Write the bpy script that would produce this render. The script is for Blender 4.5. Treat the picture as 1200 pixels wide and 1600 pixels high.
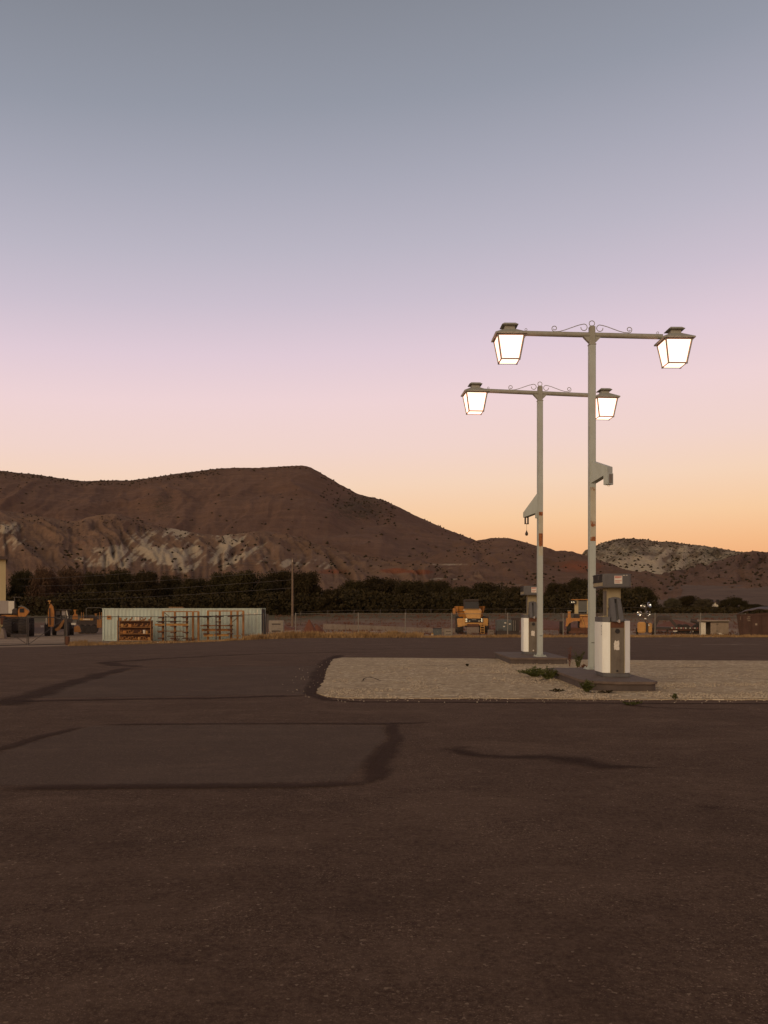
import bpy, bmesh, math, random
import numpy as np
from mathutils import Vector, Matrix, noise

random.seed(7)
np.random.seed(7)
scene = bpy.context.scene
for o in list(bpy.data.objects):
    bpy.data.objects.remove(o)
COL = scene.collection
R = math.radians
PI = math.pi

# ------------------------------------------------------------------ camera
EYE = 1.55          # metres above the asphalt
FPX = 1383.0        # focal length in pixels of the 1200 x 1600 photograph
HOR = 953.0         # row of the horizon
cam = bpy.data.cameras.new("camera")
camo = bpy.data.objects.new("camera", cam)
COL.objects.link(camo)
cam.sensor_fit = 'VERTICAL'
cam.sensor_height = 36.0
cam.sensor_width = 27.0
cam.lens = 36.0 * FPX / 1600.0
cam.shift_y = (HOR - 800.0) / 1600.0
cam.clip_start = 0.1
cam.clip_end = 12000
camo.location = (0, 0, EYE)
camo.rotation_euler = (R(90), 0, 0)
scene.camera = camo


def s2l(c):
    return tuple((v / 12.92 if v <= 0.04045 else ((v + 0.055) / 1.055) ** 2.4) for v in [q / 255.0 for q in c])


# ------------------------------------------------------------------ sky
world = bpy.data.worlds.new("World")
scene.world = world
world.use_nodes = True
nt = world.node_tree
nt.nodes.clear()
n_out = nt.nodes.new('ShaderNodeOutputWorld')
n_bg = nt.nodes.new('ShaderNodeBackground')
n_tc = nt.nodes.new('ShaderNodeTexCoord')
n_sep = nt.nodes.new('ShaderNodeSeparateXYZ')
n_lean = nt.nodes.new('ShaderNodeMath')      # the bands of dusk lean up a little towards the right
n_lean.operation = 'MULTIPLY_ADD'
n_lean.inputs[1].default_value = -0.15
n_lean.inputs[2].default_value = 1.0
n_dot = nt.nodes.new('ShaderNodeMath')
n_dot.operation = 'MULTIPLY'
n_ramp = nt.nodes.new('ShaderNodeValToRGB')
SKY = [(-0.30, (120, 82, 62)), (-0.02, (226, 146, 96)), (0.045, (239, 171, 118)), (0.072, (245, 188, 138)),
       (0.10, (247, 203, 160)), (0.14, (245, 212, 186)), (0.18, (241, 212, 203)), (0.23, (238, 211, 213)),
       (0.28, (224, 203, 214)), (0.33, (204, 192, 206)), (0.38, (187, 182, 196)), (0.44, (168, 168, 182)),
       (0.50, (148, 152, 165)), (0.57, (133, 137, 148)), (0.75, (108, 109, 116)), (1.0, (94, 94, 99))]
lo, hi = -0.30, 1.0
el = n_ramp.color_ramp.elements
while len(el) > 1:
    el.remove(el[0])
for i, (t, c) in enumerate(SKY):
    p = (t - lo) / (hi - lo)
    e = el[0] if i == 0 else el.new(p)
    e.position = p
    e.color = s2l(c) + (1,)
n_map = nt.nodes.new('ShaderNodeMapRange')
n_map.inputs['From Min'].default_value = lo
n_map.inputs['From Max'].default_value = hi
nt.links.new(n_tc.outputs['Generated'], n_sep.inputs[0])
nt.links.new(n_sep.outputs['X'], n_lean.inputs[0])
nt.links.new(n_lean.outputs[0], n_dot.inputs[0])
nt.links.new(n_sep.outputs['Z'], n_dot.inputs[1])
nt.links.new(n_dot.outputs['Value'], n_map.inputs['Value'])
nt.links.new(n_map.outputs['Result'], n_ramp.inputs['Fac'])
nt.links.new(n_ramp.outputs['Color'], n_bg.inputs['Color'])
n_bg.inputs['Strength'].default_value = 1.0
nt.links.new(n_bg.outputs['Background'], n_out.inputs['Surface'])

# ------------------------------------------------------------------ afterglow, low behind the camera
sun = bpy.data.lights.new("afterglow", 'SUN')
sun.energy = 1.75
sun.color = (1.0, 0.76, 0.45)
sun.angle = R(50)
suno = bpy.data.objects.new("afterglow", sun)
COL.objects.link(suno)
d = Vector((0.60, 1.0, -0.40)).normalized()   # direction of travel
suno.rotation_euler = d.to_track_quat('-Z', 'Y').to_euler()

vs = scene.view_settings
vs.view_transform = 'Standard'
vs.look = 'None'
vs.exposure = 0.0
vs.gamma = 1.0
vs.use_curve_mapping = False


# ------------------------------------------------------------------ helpers
def P(px, py, Y):
    """point at depth Y seen at a pixel of the photograph"""
    return Vector(((px - 600.0) / FPX * Y, Y, EYE + (HOR - py) / FPX * Y))


def G(px, py, z=0.0):
    """point of the flat lot under a pixel"""
    Y = FPX * (EYE - z) / (py - HOR)
    return Vector(((px - 600.0) / FPX * Y, Y, z))


def sst(a, b, x):
    t = np.clip((np.asarray(x, dtype=float) - a) / (b - a), 0, 1)
    return t * t * (3 - 2 * t)


def gz(x, y):
    """height of the ground"""
    left = 1 - sst(-16, -5, x)
    drop = -(0.42 + 0.30 * left) * sst(26, 58, y) - 0.17 * sst(58, 72, y)
    rise = 1.75 * sst(92, 165, y) + 12.0 * sst(165, 420, y)
    return drop + rise


def gzf(x, y):
    return float(gz(x, y))


EDGE = [(-60, 46), (-30, 50), (-22.6, 52), (-19.8, 56), (-15.2, 60), (-8.3, 64), (-2.4, 66), (4.8, 67), (14.7, 68), (29.5, 68.5), (70, 70)]
def y_edge(x):
    xs = [e[0] for e in EDGE]
    ys = [e[1] for e in EDGE]
    return np.interp(x, xs, ys)


def tagk(o, kind):
    o['kind'] = kind
    return o


def tag(o, label, cat, group=None):
    o['label'] = label
    o['category'] = cat
    if group:
        o['group'] = group
    return o


def thing(name, label, cat, loc, rz=0.0, group=None):
    o = bpy.data.objects.new(name, None)
    o.empty_display_size = 0.2
    COL.objects.link(o)
    o.location = loc
    o.rotation_euler = (0, 0, rz)
    return tag(o, label, cat, group)


def link(name, me, mat=None, parent=None, loc=(0, 0, 0), rot=(0, 0, 0)):
    o = bpy.data.objects.new(name, me)
    COL.objects.link(o)
    if mat is not None and len(me.materials) == 0:
        me.materials.append(mat)
    o.parent = parent
    o.location = loc
    o.rotation_euler = rot
    return o


class MB:
    def __init__(self):
        self.bm = bmesh.new()

    def _merge(self, t):
        bmesh.ops.recalc_face_normals(t, faces=t.faces)
        me = bpy.data.meshes.new('tmp')
        t.to_mesh(me)
        t.free()
        self.bm.from_mesh(me)
        bpy.data.meshes.remove(me)

    def hexa(self, pts, bevel=0.0, seg=2):
        """eight corners: bottom ring then top ring"""
        t = bmesh.new()
        v = [t.verts.new(p) for p in pts]
        for f in ((3, 2, 1, 0), (4, 5, 6, 7), (0, 1, 5, 4), (1, 2, 6, 5), (2, 3, 7, 6), (3, 0, 4, 7)):
            t.faces.new([v[i] for i in f])
        if bevel:
            bmesh.ops.bevel(t, geom=list(t.edges), offset=bevel, segments=seg, affect='EDGES', clamp_overlap=True)
        self._merge(t)
        return self

    def box(self, c, s, bevel=0.0, rot=None, seg=2):
        x, y, z = s[0] / 2, s[1] / 2, s[2] / 2
        pts = [Vector(p) for p in ((-x, -y, -z), (x, -y, -z), (x, y, -z), (-x, y, -z), (-x, -y, z), (x, -y, z), (x, y, z), (-x, y, z))]
        if rot is not None:
            pts = [rot @ p for p in pts]
        c = Vector(c)
        return self.hexa([p + c for p in pts], bevel, seg)

    def span(self, a, b, bevel=0.0):
        """box between two corners"""
        a, b = Vector(a), Vector(b)
        return self.box((a + b) / 2, [abs(b[i] - a[i]) for i in range(3)], bevel)

    def prism(self, pts, axis, d0, d1, bevel=0.0):
        """2-D outline extruded along an axis ('x': pts are (y,z); 'y': (x,z); 'z': (x,y))"""
        t = bmesh.new()
        def mk(p, dd):
            return {'x': (dd, p[0], p[1]), 'y': (p[0], dd, p[1]), 'z': (p[0], p[1], dd)}[axis]
        a = [t.verts.new(mk(p, d0)) for p in pts]
        b = [t.verts.new(mk(p, d1)) for p in pts]
        n = len(pts)
        t.faces.new(a)
        t.faces.new(b[::-1])
        for i in range(n):
            j = (i + 1) % n
            t.faces.new((a[i], b[i], b[j], a[j]))
        if bevel:
            bmesh.ops.bevel(t, geom=list(t.edges), offset=bevel, segments=2, affect='EDGES', clamp_overlap=True)
        self._merge(t)
        return self

    def cyl(self, p0, p1, r0, r1=None, n=12, cap=True):
        if r1 is None:
            r1 = r0
        p0, p1 = Vector(p0), Vector(p1)
        q = (p1 - p0).to_track_quat('Z', 'Y')
        t = bmesh.new()
        A, B = [], []
        for i in range(n):
            a = 2 * PI * i / n
            u = q @ Vector((math.cos(a), math.sin(a), 0))
            A.append(t.verts.new(p0 + u * r0))
            B.append(t.verts.new(p1 + u * r1))
        for i in range(n):
            j = (i + 1) % n
            t.faces.new((A[i], A[j], B[j], B[i]))
        if cap:
            t.faces.new(A[::-1])
            t.faces.new(B)
        self._merge(t)
        return self

    def tube(self, path, r, n=6):
        t = bmesh.new()
        rings = []
        path = [Vector(p) for p in path]
        up = Vector((0.0, 1.0, 0.001))
        for i, p in enumerate(path):
            tg = (path[min(i + 1, len(path) - 1)] - path[max(i - 1, 0)]).normalized()
            u = tg.cross(up)
            if u.length < 1e-4:
                u = tg.cross(Vector((1, 0, 0)))
            u.normalize()
            w = tg.cross(u).normalized()
            rr = r[i] if isinstance(r, (list, tuple)) else r
            rings.append([t.verts.new(p + (u * math.cos(2 * PI * k / n) + w * math.sin(2 * PI * k / n)) * rr) for k in range(n)])
        for a, b in zip(rings[:-1], rings[1:]):
            for k in range(n):
                j = (k + 1) % n
                t.faces.new((a[k], a[j], b[j], b[k]))
        t.faces.new(rings[0][::-1])
        t.faces.new(rings[-1])
        self._merge(t)
        return self

    def lathe(self, prof, c=(0, 0, 0), n=20, axis='z'):
        """profile of (radius, height)"""
        t = bmesh.new()
        rings = []
        c = Vector(c)
        for (r, h) in prof:
            ring = []
            for k in range(n):
                a = 2 * PI * k / n
                u, w = math.cos(a) * r, math.sin(a) * r
                v = {'z': Vector((u, w, h)), 'x': Vector((h, u, w)), 'y': Vector((u, h, w))}[axis]
                ring.append(t.verts.new(c + v))
            rings.append(ring)
        for a, b in zip(rings[:-1], rings[1:]):
            for k in range(n):
                j = (k + 1) % n
                t.faces.new((a[k], a[j], b[j], b[k]))
        t.faces.new(rings[0])
        t.faces.new(rings[-1])
        self._merge(t)
        return self

    def mesh(self, name, mat, smooth=False):
        me = bpy.data.meshes.new(name)
        self.bm.to_mesh(me)
        self.bm.free()
        me.materials.append(mat)
        if smooth:
            me.polygons.foreach_set('use_smooth', [True] * len(me.polygons))
            try:
                me.set_sharp_from_angle(angle=R(38))
            except Exception:
                pass
        return me

    def build(self, name, mat, parent=None, smooth=False, loc=(0, 0, 0), rot=(0, 0, 0)):
        return link(name, self.mesh(name, mat, smooth), mat, parent, loc, rot)


def np_mesh(name, verts, faces, mat, smooth=False):
    """verts (n,3), faces (m,k) as arrays"""
    me = bpy.data.meshes.new(name)
    verts = np.asarray(verts, dtype=np.float32)
    faces = np.asarray(faces, dtype=np.int32)
    k = faces.shape[1]
    me.vertices.add(len(verts))
    me.vertices.foreach_set('co', verts.ravel())
    me.loops.add(faces.size)
    me.loops.foreach_set('vertex_index', faces.ravel())
    me.polygons.add(len(faces))
    me.polygons.foreach_set('loop_start', np.arange(0, faces.size, k, dtype=np.int32))
    me.polygons.foreach_set('loop_total', np.full(len(faces), k, dtype=np.int32))
    if smooth:
        me.polygons.foreach_set('use_smooth', np.ones(len(faces), dtype=bool))
    me.update(calc_edges=True)
    me.materials.append(mat)
    return me


# ------------------------------------------------------------------ materials
class NT:
    def __init__(self, name):
        self.m = bpy.data.materials.new(name)
        self.m.use_nodes = True
        self.t = self.m.node_tree
        self.b = self.t.nodes['Principled BSDF']
        self.out = self.t.nodes['Material Output']
        self.tc = self.t.nodes.new('ShaderNodeTexCoord')

    def n(self, kind, **kw):
        x = self.t.nodes.new(kind)
        for k, v in kw.items():
            setattr(x, k, v)
        return x

    def l(self, a, b):
        self.t.links.new(a, b)

    def coord(self, scale=(1, 1, 1), src='Object'):
        mp = self.n('ShaderNodeMapping')
        mp.inputs['Scale'].default_value = scale
        self.l(self.tc.outputs[src], mp.inputs['Vector'])
        return mp.outputs['Vector']

    def noise(self, vec, scale, detail=4, rough=0.6, dist=0.0):
        x = self.n('ShaderNodeTexNoise')
        x.inputs['Scale'].default_value = scale
        x.inputs['Detail'].default_value = detail
        x.inputs['Roughness'].default_value = rough
        x.inputs['Distortion'].default_value = dist
        self.l(vec, x.inputs['Vector'])
        return x.outputs['Fac']

    def vor(self, vec, scale, out='Distance', feature='F1'):
        x = self.n('ShaderNodeTexVoronoi', feature=feature)
        x.inputs['Scale'].default_value = scale
        self.l(vec, x.inputs['Vector'])
        return x.outputs[out]

    def ramp(self, fac, stops):
        x = self.n('ShaderNodeValToRGB')
        e = x.color_ramp.elements
        e[0].position, e[0].color = stops[0][0], tuple(stops[0][1]) + (1,) if len(stops[0][1]) == 3 else stops[0][1]
        e[1].position, e[1].color = stops[-1][0], tuple(stops[-1][1]) + (1,)
        for p, c in stops[1:-1]:
            q = e.new(p)
            q.color = tuple(c) + (1,)
        self.l(fac, x.inputs['Fac'])
        return x.outputs['Color']

    def val(self, fac, a, b, ca=0.0, cb=1.0):
        x = self.n('ShaderNodeMapRange')
        x.inputs['From Min'].default_value = a
        x.inputs['From Max'].default_value = b
        x.inputs['To Min'].default_value = ca
        x.inputs['To Max'].default_value = cb
        self.l(fac, x.inputs['Value'])
        return x.outputs['Result']

    def mix(self, fac, a, b, mode='MIX'):
        x = self.n('ShaderNodeMix', data_type='RGBA', blend_type=mode)
        for s, v in ((x.inputs[0], fac), (x.inputs[6], a), (x.inputs[7], b)):
            if isinstance(v, (int, float)):
                s.default_value = v
            elif isinstance(v, (tuple, list)):
                s.default_value = tuple(v) + (1,) if len(v) == 3 else v
            else:
                self.l(v, s)
        return x.outputs[2]

    def math(self, op, a, b=0.0):
        x = self.n('ShaderNodeMath', operation=op)
        for s, v in ((x.inputs[0], a), (x.inputs[1], b)):
            if isinstance(v, (int, float)):
                s.default_value = v
            else:
                self.l(v, s)
        return x.outputs[0]

    def attr(self, name, out='Color'):
        x = self.n('ShaderNodeAttribute', attribute_name=name)
        return x.outputs[out]

    def sep(self, v):
        x = self.n('ShaderNodeSeparateXYZ')
        self.l(v, x.inputs[0])
        return x.outputs

    def bump(self, h, strength, dist):
        x = self.n('ShaderNodeBump')
        x.inputs['Strength'].default_value = strength
        x.inputs['Distance'].default_value = dist
        self.l(h, x.inputs['Height'])
        self.l(x.outputs['Normal'], self.b.inputs['Normal'])
        return x

    def fin(self, color=None, rough=0.7, metal=0.0, spec=0.3):
        if color is not None:
            if isinstance(color, (tuple, list)):
                self.b.inputs['Base Color'].default_value = tuple(color) + (1,)
            else:
                self.l(color, self.b.inputs['Base Color'])
        if isinstance(rough, (int, float)):
            self.b.inputs['Roughness'].default_value = rough
        else:
            self.l(rough, self.b.inputs['Roughness'])
        self.b.inputs['Metallic'].default_value = metal
        self.b.inputs['Specular IOR Level'].default_value = spec
        return self.m


def paint(name, c, dirt=None, amount=0.5, scale=3.0, rough=0.55, metal=0.0, spec=0.35, streak=True, bump=0.15):
    """painted or worn surface: colour drifting towards dirt in noise patches and streaks"""
    k = NT(name)
    v = k.coord()
    vs_ = k.coord((1, 1, 0.18) if streak else (1, 1, 1))
    a = k.noise(v, scale, 6, 0.65)
    b = k.noise(vs_, scale * 4, 5, 0.6)
    dirt = dirt or tuple(q * 0.45 for q in c)
    f = k.math('MULTIPLY', k.math('ADD', k.val(a, 0.42, 0.72), k.val(b, 0.45, 0.75)), amount * 0.7)
    f = k.math('MINIMUM', f, 1.0)
    col = k.mix(f, c, dirt)
    fine = k.noise(v, scale * 25, 3, 0.6)
    col = k.mix(k.val(fine, 0.3, 0.7, 0.0, 0.16), col, tuple(q * 0.6 for q in c))
    k.bump(fine, bump, 0.01)
    return k.fin(col, k.val(a, 0.3, 0.7, rough - 0.1, rough + 0.15), metal, spec)


M = {}
M['pole'] = paint('pole_paint', (0.375, 0.395, 0.355), (0.245, 0.235, 0.19), 0.42, 2.0, 0.5)
M['lamp_metal'] = paint('lamp_metal', (0.295, 0.285, 0.235), (0.19, 0.168, 0.125), 0.5, 5.0, 0.55)
M['white_panel'] = paint('white_panel', (0.78, 0.77, 0.71), (0.54, 0.49, 0.39), 0.35, 2.2, 0.45)
M['pump_grey'] = paint('pump_grey', (0.098, 0.090, 0.088), (0.062, 0.05, 0.043), 0.5, 4.0, 0.5)
M['pump_tan'] = paint('pump_tan', (0.33, 0.265, 0.15), (0.16, 0.11, 0.06), 0.5, 4.0, 0.5)
M['end_steel'] = paint('end_steel', (0.155, 0.128, 0.096), (0.075, 0.052, 0.036), 0.8, 2.4, 0.5, metal=0.2)
M['black'] = paint('black', (0.018, 0.014, 0.012), None, 0.4, 6.0, 0.6)
M['paper'] = paint('paper', (0.62, 0.56, 0.48), (0.45, 0.36, 0.27), 0.5, 8.0, 0.8, streak=False)
M['red_ink'] = paint('red_ink', (0.42, 0.12, 0.09), None, 0.4, 10.0, 0.8)
M['steel'] = paint('bright_steel', (0.55, 0.52, 0.48), (0.3, 0.24, 0.18), 0.4, 8, 0.3, metal=0.8)
M['galv'] = paint('galvanised', (0.20, 0.175, 0.14), (0.12, 0.09, 0.065), 0.5, 3.0, 0.5, metal=0.3)
M['galv_dark'] = paint('galvanised_dark', (0.085, 0.068, 0.055), (0.05, 0.034, 0.026), 0.5, 3.0, 0.55, metal=0.3)
M['orange'] = paint('machine_orange', (0.43, 0.17, 0.03), (0.15, 0.06, 0.02), 0.6, 1.4, 0.5)
M['yellow'] = paint('machine_yellow', (0.50, 0.25, 0.06), (0.24, 0.11, 0.035), 0.5, 1.2, 0.5)
M['dump_rust'] = paint('dumpster_rust', (0.066, 0.030, 0.019), (0.035, 0.018, 0.012), 0.7, 1.5, 0.8)
M['rack'] = paint('rack_orange', (0.29, 0.122, 0.029), (0.12, 0.048, 0.016), 0.65, 1.6, 0.65)
M['beam'] = paint('beam_yellow', (0.42, 0.22, 0.06), (0.20, 0.09, 0.03), 0.6, 1.6, 0.65)
M['rust'] = paint('rust_brown', (0.115, 0.045, 0.022), (0.055, 0.022, 0.012), 0.7, 2.0, 0.8)
M['tyre'] = paint('tyre', (0.026, 0.019, 0.016), (0.06, 0.042, 0.03), 0.5, 4, 0.85)
M['dark_steel'] = paint('dark_steel', (0.040, 0.028, 0.022), (0.07, 0.04, 0.026), 0.6, 2.0, 0.65)
M['blue_grey'] = paint('blue_grey', (0.085, 0.092, 0.088), (0.06, 0.048, 0.036), 0.6, 1.2, 0.5)
M['cream'] = paint('cream_wall', (0.42, 0.33, 0.17), (0.28, 0.2, 0.1), 0.4, 0.6, 0.7)
M['white_body'] = paint('white_body', (0.33, 0.28, 0.235), (0.19, 0.145, 0.11), 0.5, 1.0, 0.5)
M['tan'] = paint('tan_sheet', (0.26, 0.19, 0.13), (0.15, 0.1, 0.065), 0.5, 1.0, 0.6)
M['off_white'] = paint('off_white', (0.62, 0.55, 0.43), (0.4, 0.32, 0.22), 0.4, 1.5, 0.6)
M['concrete'] = paint('old_concrete', (0.27, 0.22, 0.165), (0.15, 0.11, 0.08), 0.6, 1.2, 0.85, streak=False)
M['block'] = paint('concrete_block', (0.20, 0.15, 0.115), (0.11, 0.075, 0.055), 0.6, 1.5, 0.85, streak=False)
M['container'] = paint('container_paint', (0.39, 0.435, 0.365), (0.22, 0.19, 0.14), 0.55, 0.8, 0.5)
M['wood'] = paint('pole_wood', (0.165, 0.11, 0.07), (0.08, 0.05, 0.032), 0.6, 2.0, 0.8)
M['roof_dark'] = paint('roof_dark', (0.075, 0.045, 0.035), None, 0.5, 1.0, 0.7)
M['soil_rust'] = paint('soil_rust', (0.15, 0.055, 0.03), (0.09, 0.035, 0.02), 0.6, 1.5, 0.95, streak=False, bump=0.6)
M['bark'] = paint('bark', (0.07, 0.048, 0.032), None, 0.5, 1.0, 0.9)
M['dark_glass'] = NT('dark_glass').fin((0.022, 0.019, 0.017), 0.35, 0.0, 0.25)
M['cab_glass'] = NT('cab_glass').fin((0.07, 0.075, 0.07), 0.15, 0.0, 0.5)
M['lens'] = NT('lamp_lens').fin((0.75, 0.75, 0.6), 0.15, 0.6, 0.6)
M['chrome'] = NT('reflector').fin((0.75, 0.75, 0.75), 0.12, 1.0, 0.6)


def pane_mat():
    k = NT('lit_pane')
    e = k.n('ShaderNodeEmission')
    v = k.coord()
    nz = k.noise(v, 3.0, 2)
    k.l(k.mix(k.val(nz, 0.3, 0.7), (1.0, 0.50, 0.36), (1.0, 0.55, 0.40)), e.inputs['Color'])
    e.inputs['Strength'].default_value = 3.3
    k.l(e.outputs[0], k.out.inputs['Surface'])
    return k.m
M['pane'] = pane_mat()


def strip_mat(name, bands):
    """white painted steel strip with rust breaking through in bands (heights along the strip)"""
    k = NT(name)
    v = k.coord()
    g = k.sep(k.coord(src='Generated'))[2]
    nz = k.noise(k.coord((1, 1, 0.4)), 14.0, 6, 0.7)
    rp = k.n('ShaderNodeValToRGB')
    e = rp.color_ramp.elements
    e[0].position, e[0].color = bands[0][0], (bands[0][1],) * 3 + (1,)
    e[1].position, e[1].color = bands[-1][0], (bands[-1][1],) * 3 + (1,)
    for p, q in bands[1:-1]:
        x = e.new(p)
        x.color = (q, q, q, 1)
    k.l(g, rp.inputs['Fac'])
    f = k.val(k.math('ADD', nz, rp.outputs['Color']), 0.93, 1.05)
    f = k.math('MINIMUM', k.math('MAXIMUM', f, 0.0), 1.0)
    rust = k.mix(k.val(k.noise(v, 30.0, 4), 0.3, 0.7), (0.12, 0.035, 0.014), (0.33, 0.12, 0.035))
    base = k.mix(k.val(nz, 0.4, 0.7, 0, 0.6), (0.42, 0.385, 0.29), (0.30, 0.25, 0.17))
    return k.fin(k.mix(f, base, rust), 0.7, 0.0, 0.25)


def asphalt_mat():
    k = NT('asphalt')
    v = k.coord()
    big = k.noise(v, 0.22, 5, 0.6)
    mid = k.noise(v, 2.3, 6, 0.66)
    patch = k.noise(v, 11.0, 5, 0.65)
    cellv = k.sep(k.vor(v, 150.0, 'Color'))[0]
    fine = k.noise(v, 170.0, 3, 0.7)
    grit = k.noise(v, 30.0, 5, 0.78)
    col = k.mix(k.val(big, 0.3, 0.7), (0.126, 0.076, 0.050), (0.160, 0.099, 0.068))
    col = k.mix(k.val(mid, 0.3, 0.72, 0.0, 0.40), col, (0.070, 0.040, 0.028))
    col = k.mix(k.val(patch, 0.40, 0.66, 0.0, 0.45), col, (0.175, 0.110, 0.076))
    col = k.mix(k.val(patch, 0.45, 0.32, 0.0, 0.45), col, (0.062, 0.036, 0.025))
    col = k.mix(k.val(grit, 0.42, 0.60, 0.0, 0.75), col, (0.060, 0.034, 0.024))
    col = k.mix(k.val(grit, 0.44, 0.36, 0.0, 0.5), col, (0.20, 0.128, 0.088))
    col = k.mix(k.val(fine, 0.35, 0.65, 0.0, 0.5), col, (0.055, 0.032, 0.023))
    # pale stones of the aggregate worn bare here and there
    wear = k.noise(k.coord((0.55, 1.0, 1.0)), 1.15, 7, 0.72, 0.6)
    col = k.mix(k.val(wear, 0.50, 0.66, 0.0, 0.38), col, (0.185, 0.117, 0.080))
    col = k.mix(k.val(wear, 0.46, 0.33, 0.0, 0.36), col, (0.058, 0.034, 0.024))
    blot = k.noise(v, 4.2, 5, 0.7)
    col = k.mix(k.val(blot, 0.55, 0.70, 0.0, 0.40), col, (0.19, 0.122, 0.086))
    col = k.mix(k.val(blot, 0.43, 0.30, 0.0, 0.45), col, (0.052, 0.030, 0.021))
    # hairline cracks where the surface has dried out
    wv = k.n('ShaderNodeVectorMath', operation='ADD')
    nv = k.n('ShaderNodeTexNoise'); nv.inputs['Scale'].default_value = 1.6; nv.inputs['Detail'].default_value = 6
    k.l(v, nv.inputs['Vector']); k.l(v, wv.inputs[0]); k.l(nv.outputs['Color'], wv.inputs[1])
    edge = k.vor(wv.outputs[0], 0.8, 'Distance', 'DISTANCE_TO_EDGE')
    ck = k.math('MULTIPLY', k.val(edge, 0.010, 0.003), k.val(k.noise(v, 0.35, 4), 0.60, 0.68))
    ck = k.math('MINIMUM', k.math('MAXIMUM', ck, 0), 1)
    col = k.mix(k.math('MULTIPLY', ck, 0.7), col, (0.032, 0.018, 0.013))
    bare = k.val(k.noise(v, 0.9, 5, 0.7), 0.40, 0.66, 0.15, 1.0)
    st = k.math('MULTIPLY', k.val(cellv, 0.84, 0.98), bare)
    st = k.math('MINIMUM', k.math('MAXIMUM', st, 0), 1)
    col = k.mix(k.math('MULTIPLY', st, 0.75), col, (0.30, 0.20, 0.136))
    stone2 = k.sep(k.vor(v, 70.0, 'Color'))[1]
    col = k.mix(k.val(stone2, 0.984, 0.995, 0.0, 0.5), col, (0.34, 0.24, 0.165))
    h = k.math('ADD', k.math('MULTIPLY', grit, 1.6), k.math('MULTIPLY', fine, 0.8))
    h = k.math('ADD', h, k.math('MULTIPLY', patch, 1.6))
    k.bump(h, 0.9, 0.012)
    return k.fin(col, 0.95, 0.0, 0.05)
M['asphalt'] = asphalt_mat()


def fade_mat(name, col, k1=0.35, k2=0.65, nscale=6.0, amt=0.9, rough=0.9):
    """tar, oil or paint lying on the asphalt: opaque inside, ragged at its edge"""
    k = NT(name)
    v = k.coord()
    a = k.attr('fade', 'Fac')
    nz = k.noise(v, nscale, 5, 0.7)
    f = k.math('ADD', a, k.val(nz, 0.2, 0.8, -0.42, 0.42))
    f = k.val(f, k1, k2, 0.0, amt)
    f = k.math('MINIMUM', k.math('MAXIMUM', f, 0), amt)
    fine = k.noise(v, 110.0, 3, 0.7)
    c = k.mix(k.val(fine, 0.35, 0.7), col, tuple(q * 1.5 for q in col))
    m = k.fin(c, rough, 0, 0.04)
    k.bump(fine, 0.5, 0.006)
    tr = k.n('ShaderNodeBsdfTransparent')
    mx = k.n('ShaderNodeMixShader')
    k.l(f, mx.inputs[0])
    k.l(tr.outputs[0], mx.inputs[1])
    k.l(k.b.outputs[0], mx.inputs[2])
    k.l(mx.outputs[0], k.out.inputs['Surface'])
    return m
M['tar'] = fade_mat('tar', (0.050, 0.028, 0.020), 0.26, 0.86, 5.0, 0.62)
M['oil'] = fade_mat('oil_stain', (0.040, 0.022, 0.016), 0.2, 1.15, 3.0, 0.62)
M['patch'] = fade_mat('old_patch', (0.140, 0.098, 0.076), 0.3, 1.0, 2.0, 0.32)
M['old_paint'] = fade_mat('worn_paint', (0.36, 0.27, 0.20), 0.5, 1.0, 8.0, 0.75)


def pad_mat():
    k = NT('pale_gravel')
    v = k.coord()
    a = k.noise(v, 0.5, 5, 0.65)
    b = k.noise(v, 3.5, 5, 0.7)
    s = k.noise(k.coord((0.35, 2.2, 1)), 1.3, 5, 0.7)
    cv = k.sep(k.vor(v, 34.0, 'Color'))[0]
    fine = k.noise(v, 60.0, 3, 0.7)
    col = k.mix(k.val(a, 0.3, 0.7), (0.400, 0.293, 0.172), (0.502, 0.377, 0.228))
    col = k.mix(k.val(b, 0.42, 0.75, 0.0, 0.55), col, (0.279, 0.195, 0.112))
    col = k.mix(k.val(s, 0.5, 0.75, 0.0, 0.55), col, (0.260, 0.181, 0.107))
    col = k.mix(k.val(cv, 0.0, 0.35, 0.62, 0.0), col, (0.186, 0.126, 0.073))
    col = k.mix(k.val(cv, 0.8, 1.0, 0.0, 0.5), col, (0.577, 0.465, 0.310))
    col = k.mix(k.val(fine, 0.4, 0.75, 0.0, 0.35), col, (0.233, 0.158, 0.095))
    sp = k.sep(k.vor(v, 13.0, 'Color'))
    col = k.mix(k.val(sp[0], 0.80, 0.92, 0.0, 0.55), col, (0.17, 0.115, 0.07))
    col = k.mix(k.val(sp[1], 0.82, 0.92, 0.0, 0.6), col, (0.66, 0.53, 0.36))
    dirt = k.noise(k.coord((0.5, 1.6, 1)), 2.6, 6, 0.75, 0.4)
    col = k.mix(k.val(dirt, 0.52, 0.68, 0.0, 0.62), col, (0.21, 0.145, 0.088))
    col = k.mix(k.val(dirt, 0.44, 0.30, 0.0, 0.5), col, (0.60, 0.47, 0.31))
    h = k.math('ADD', k.vor(v, 34.0, 'Distance'), k.math('MULTIPLY', b, 1.5))
    k.bump(h, 0.8, 0.02)
    return k.fin(col, 0.92, 0, 0.15)
M['pad'] = pad_mat()


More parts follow.
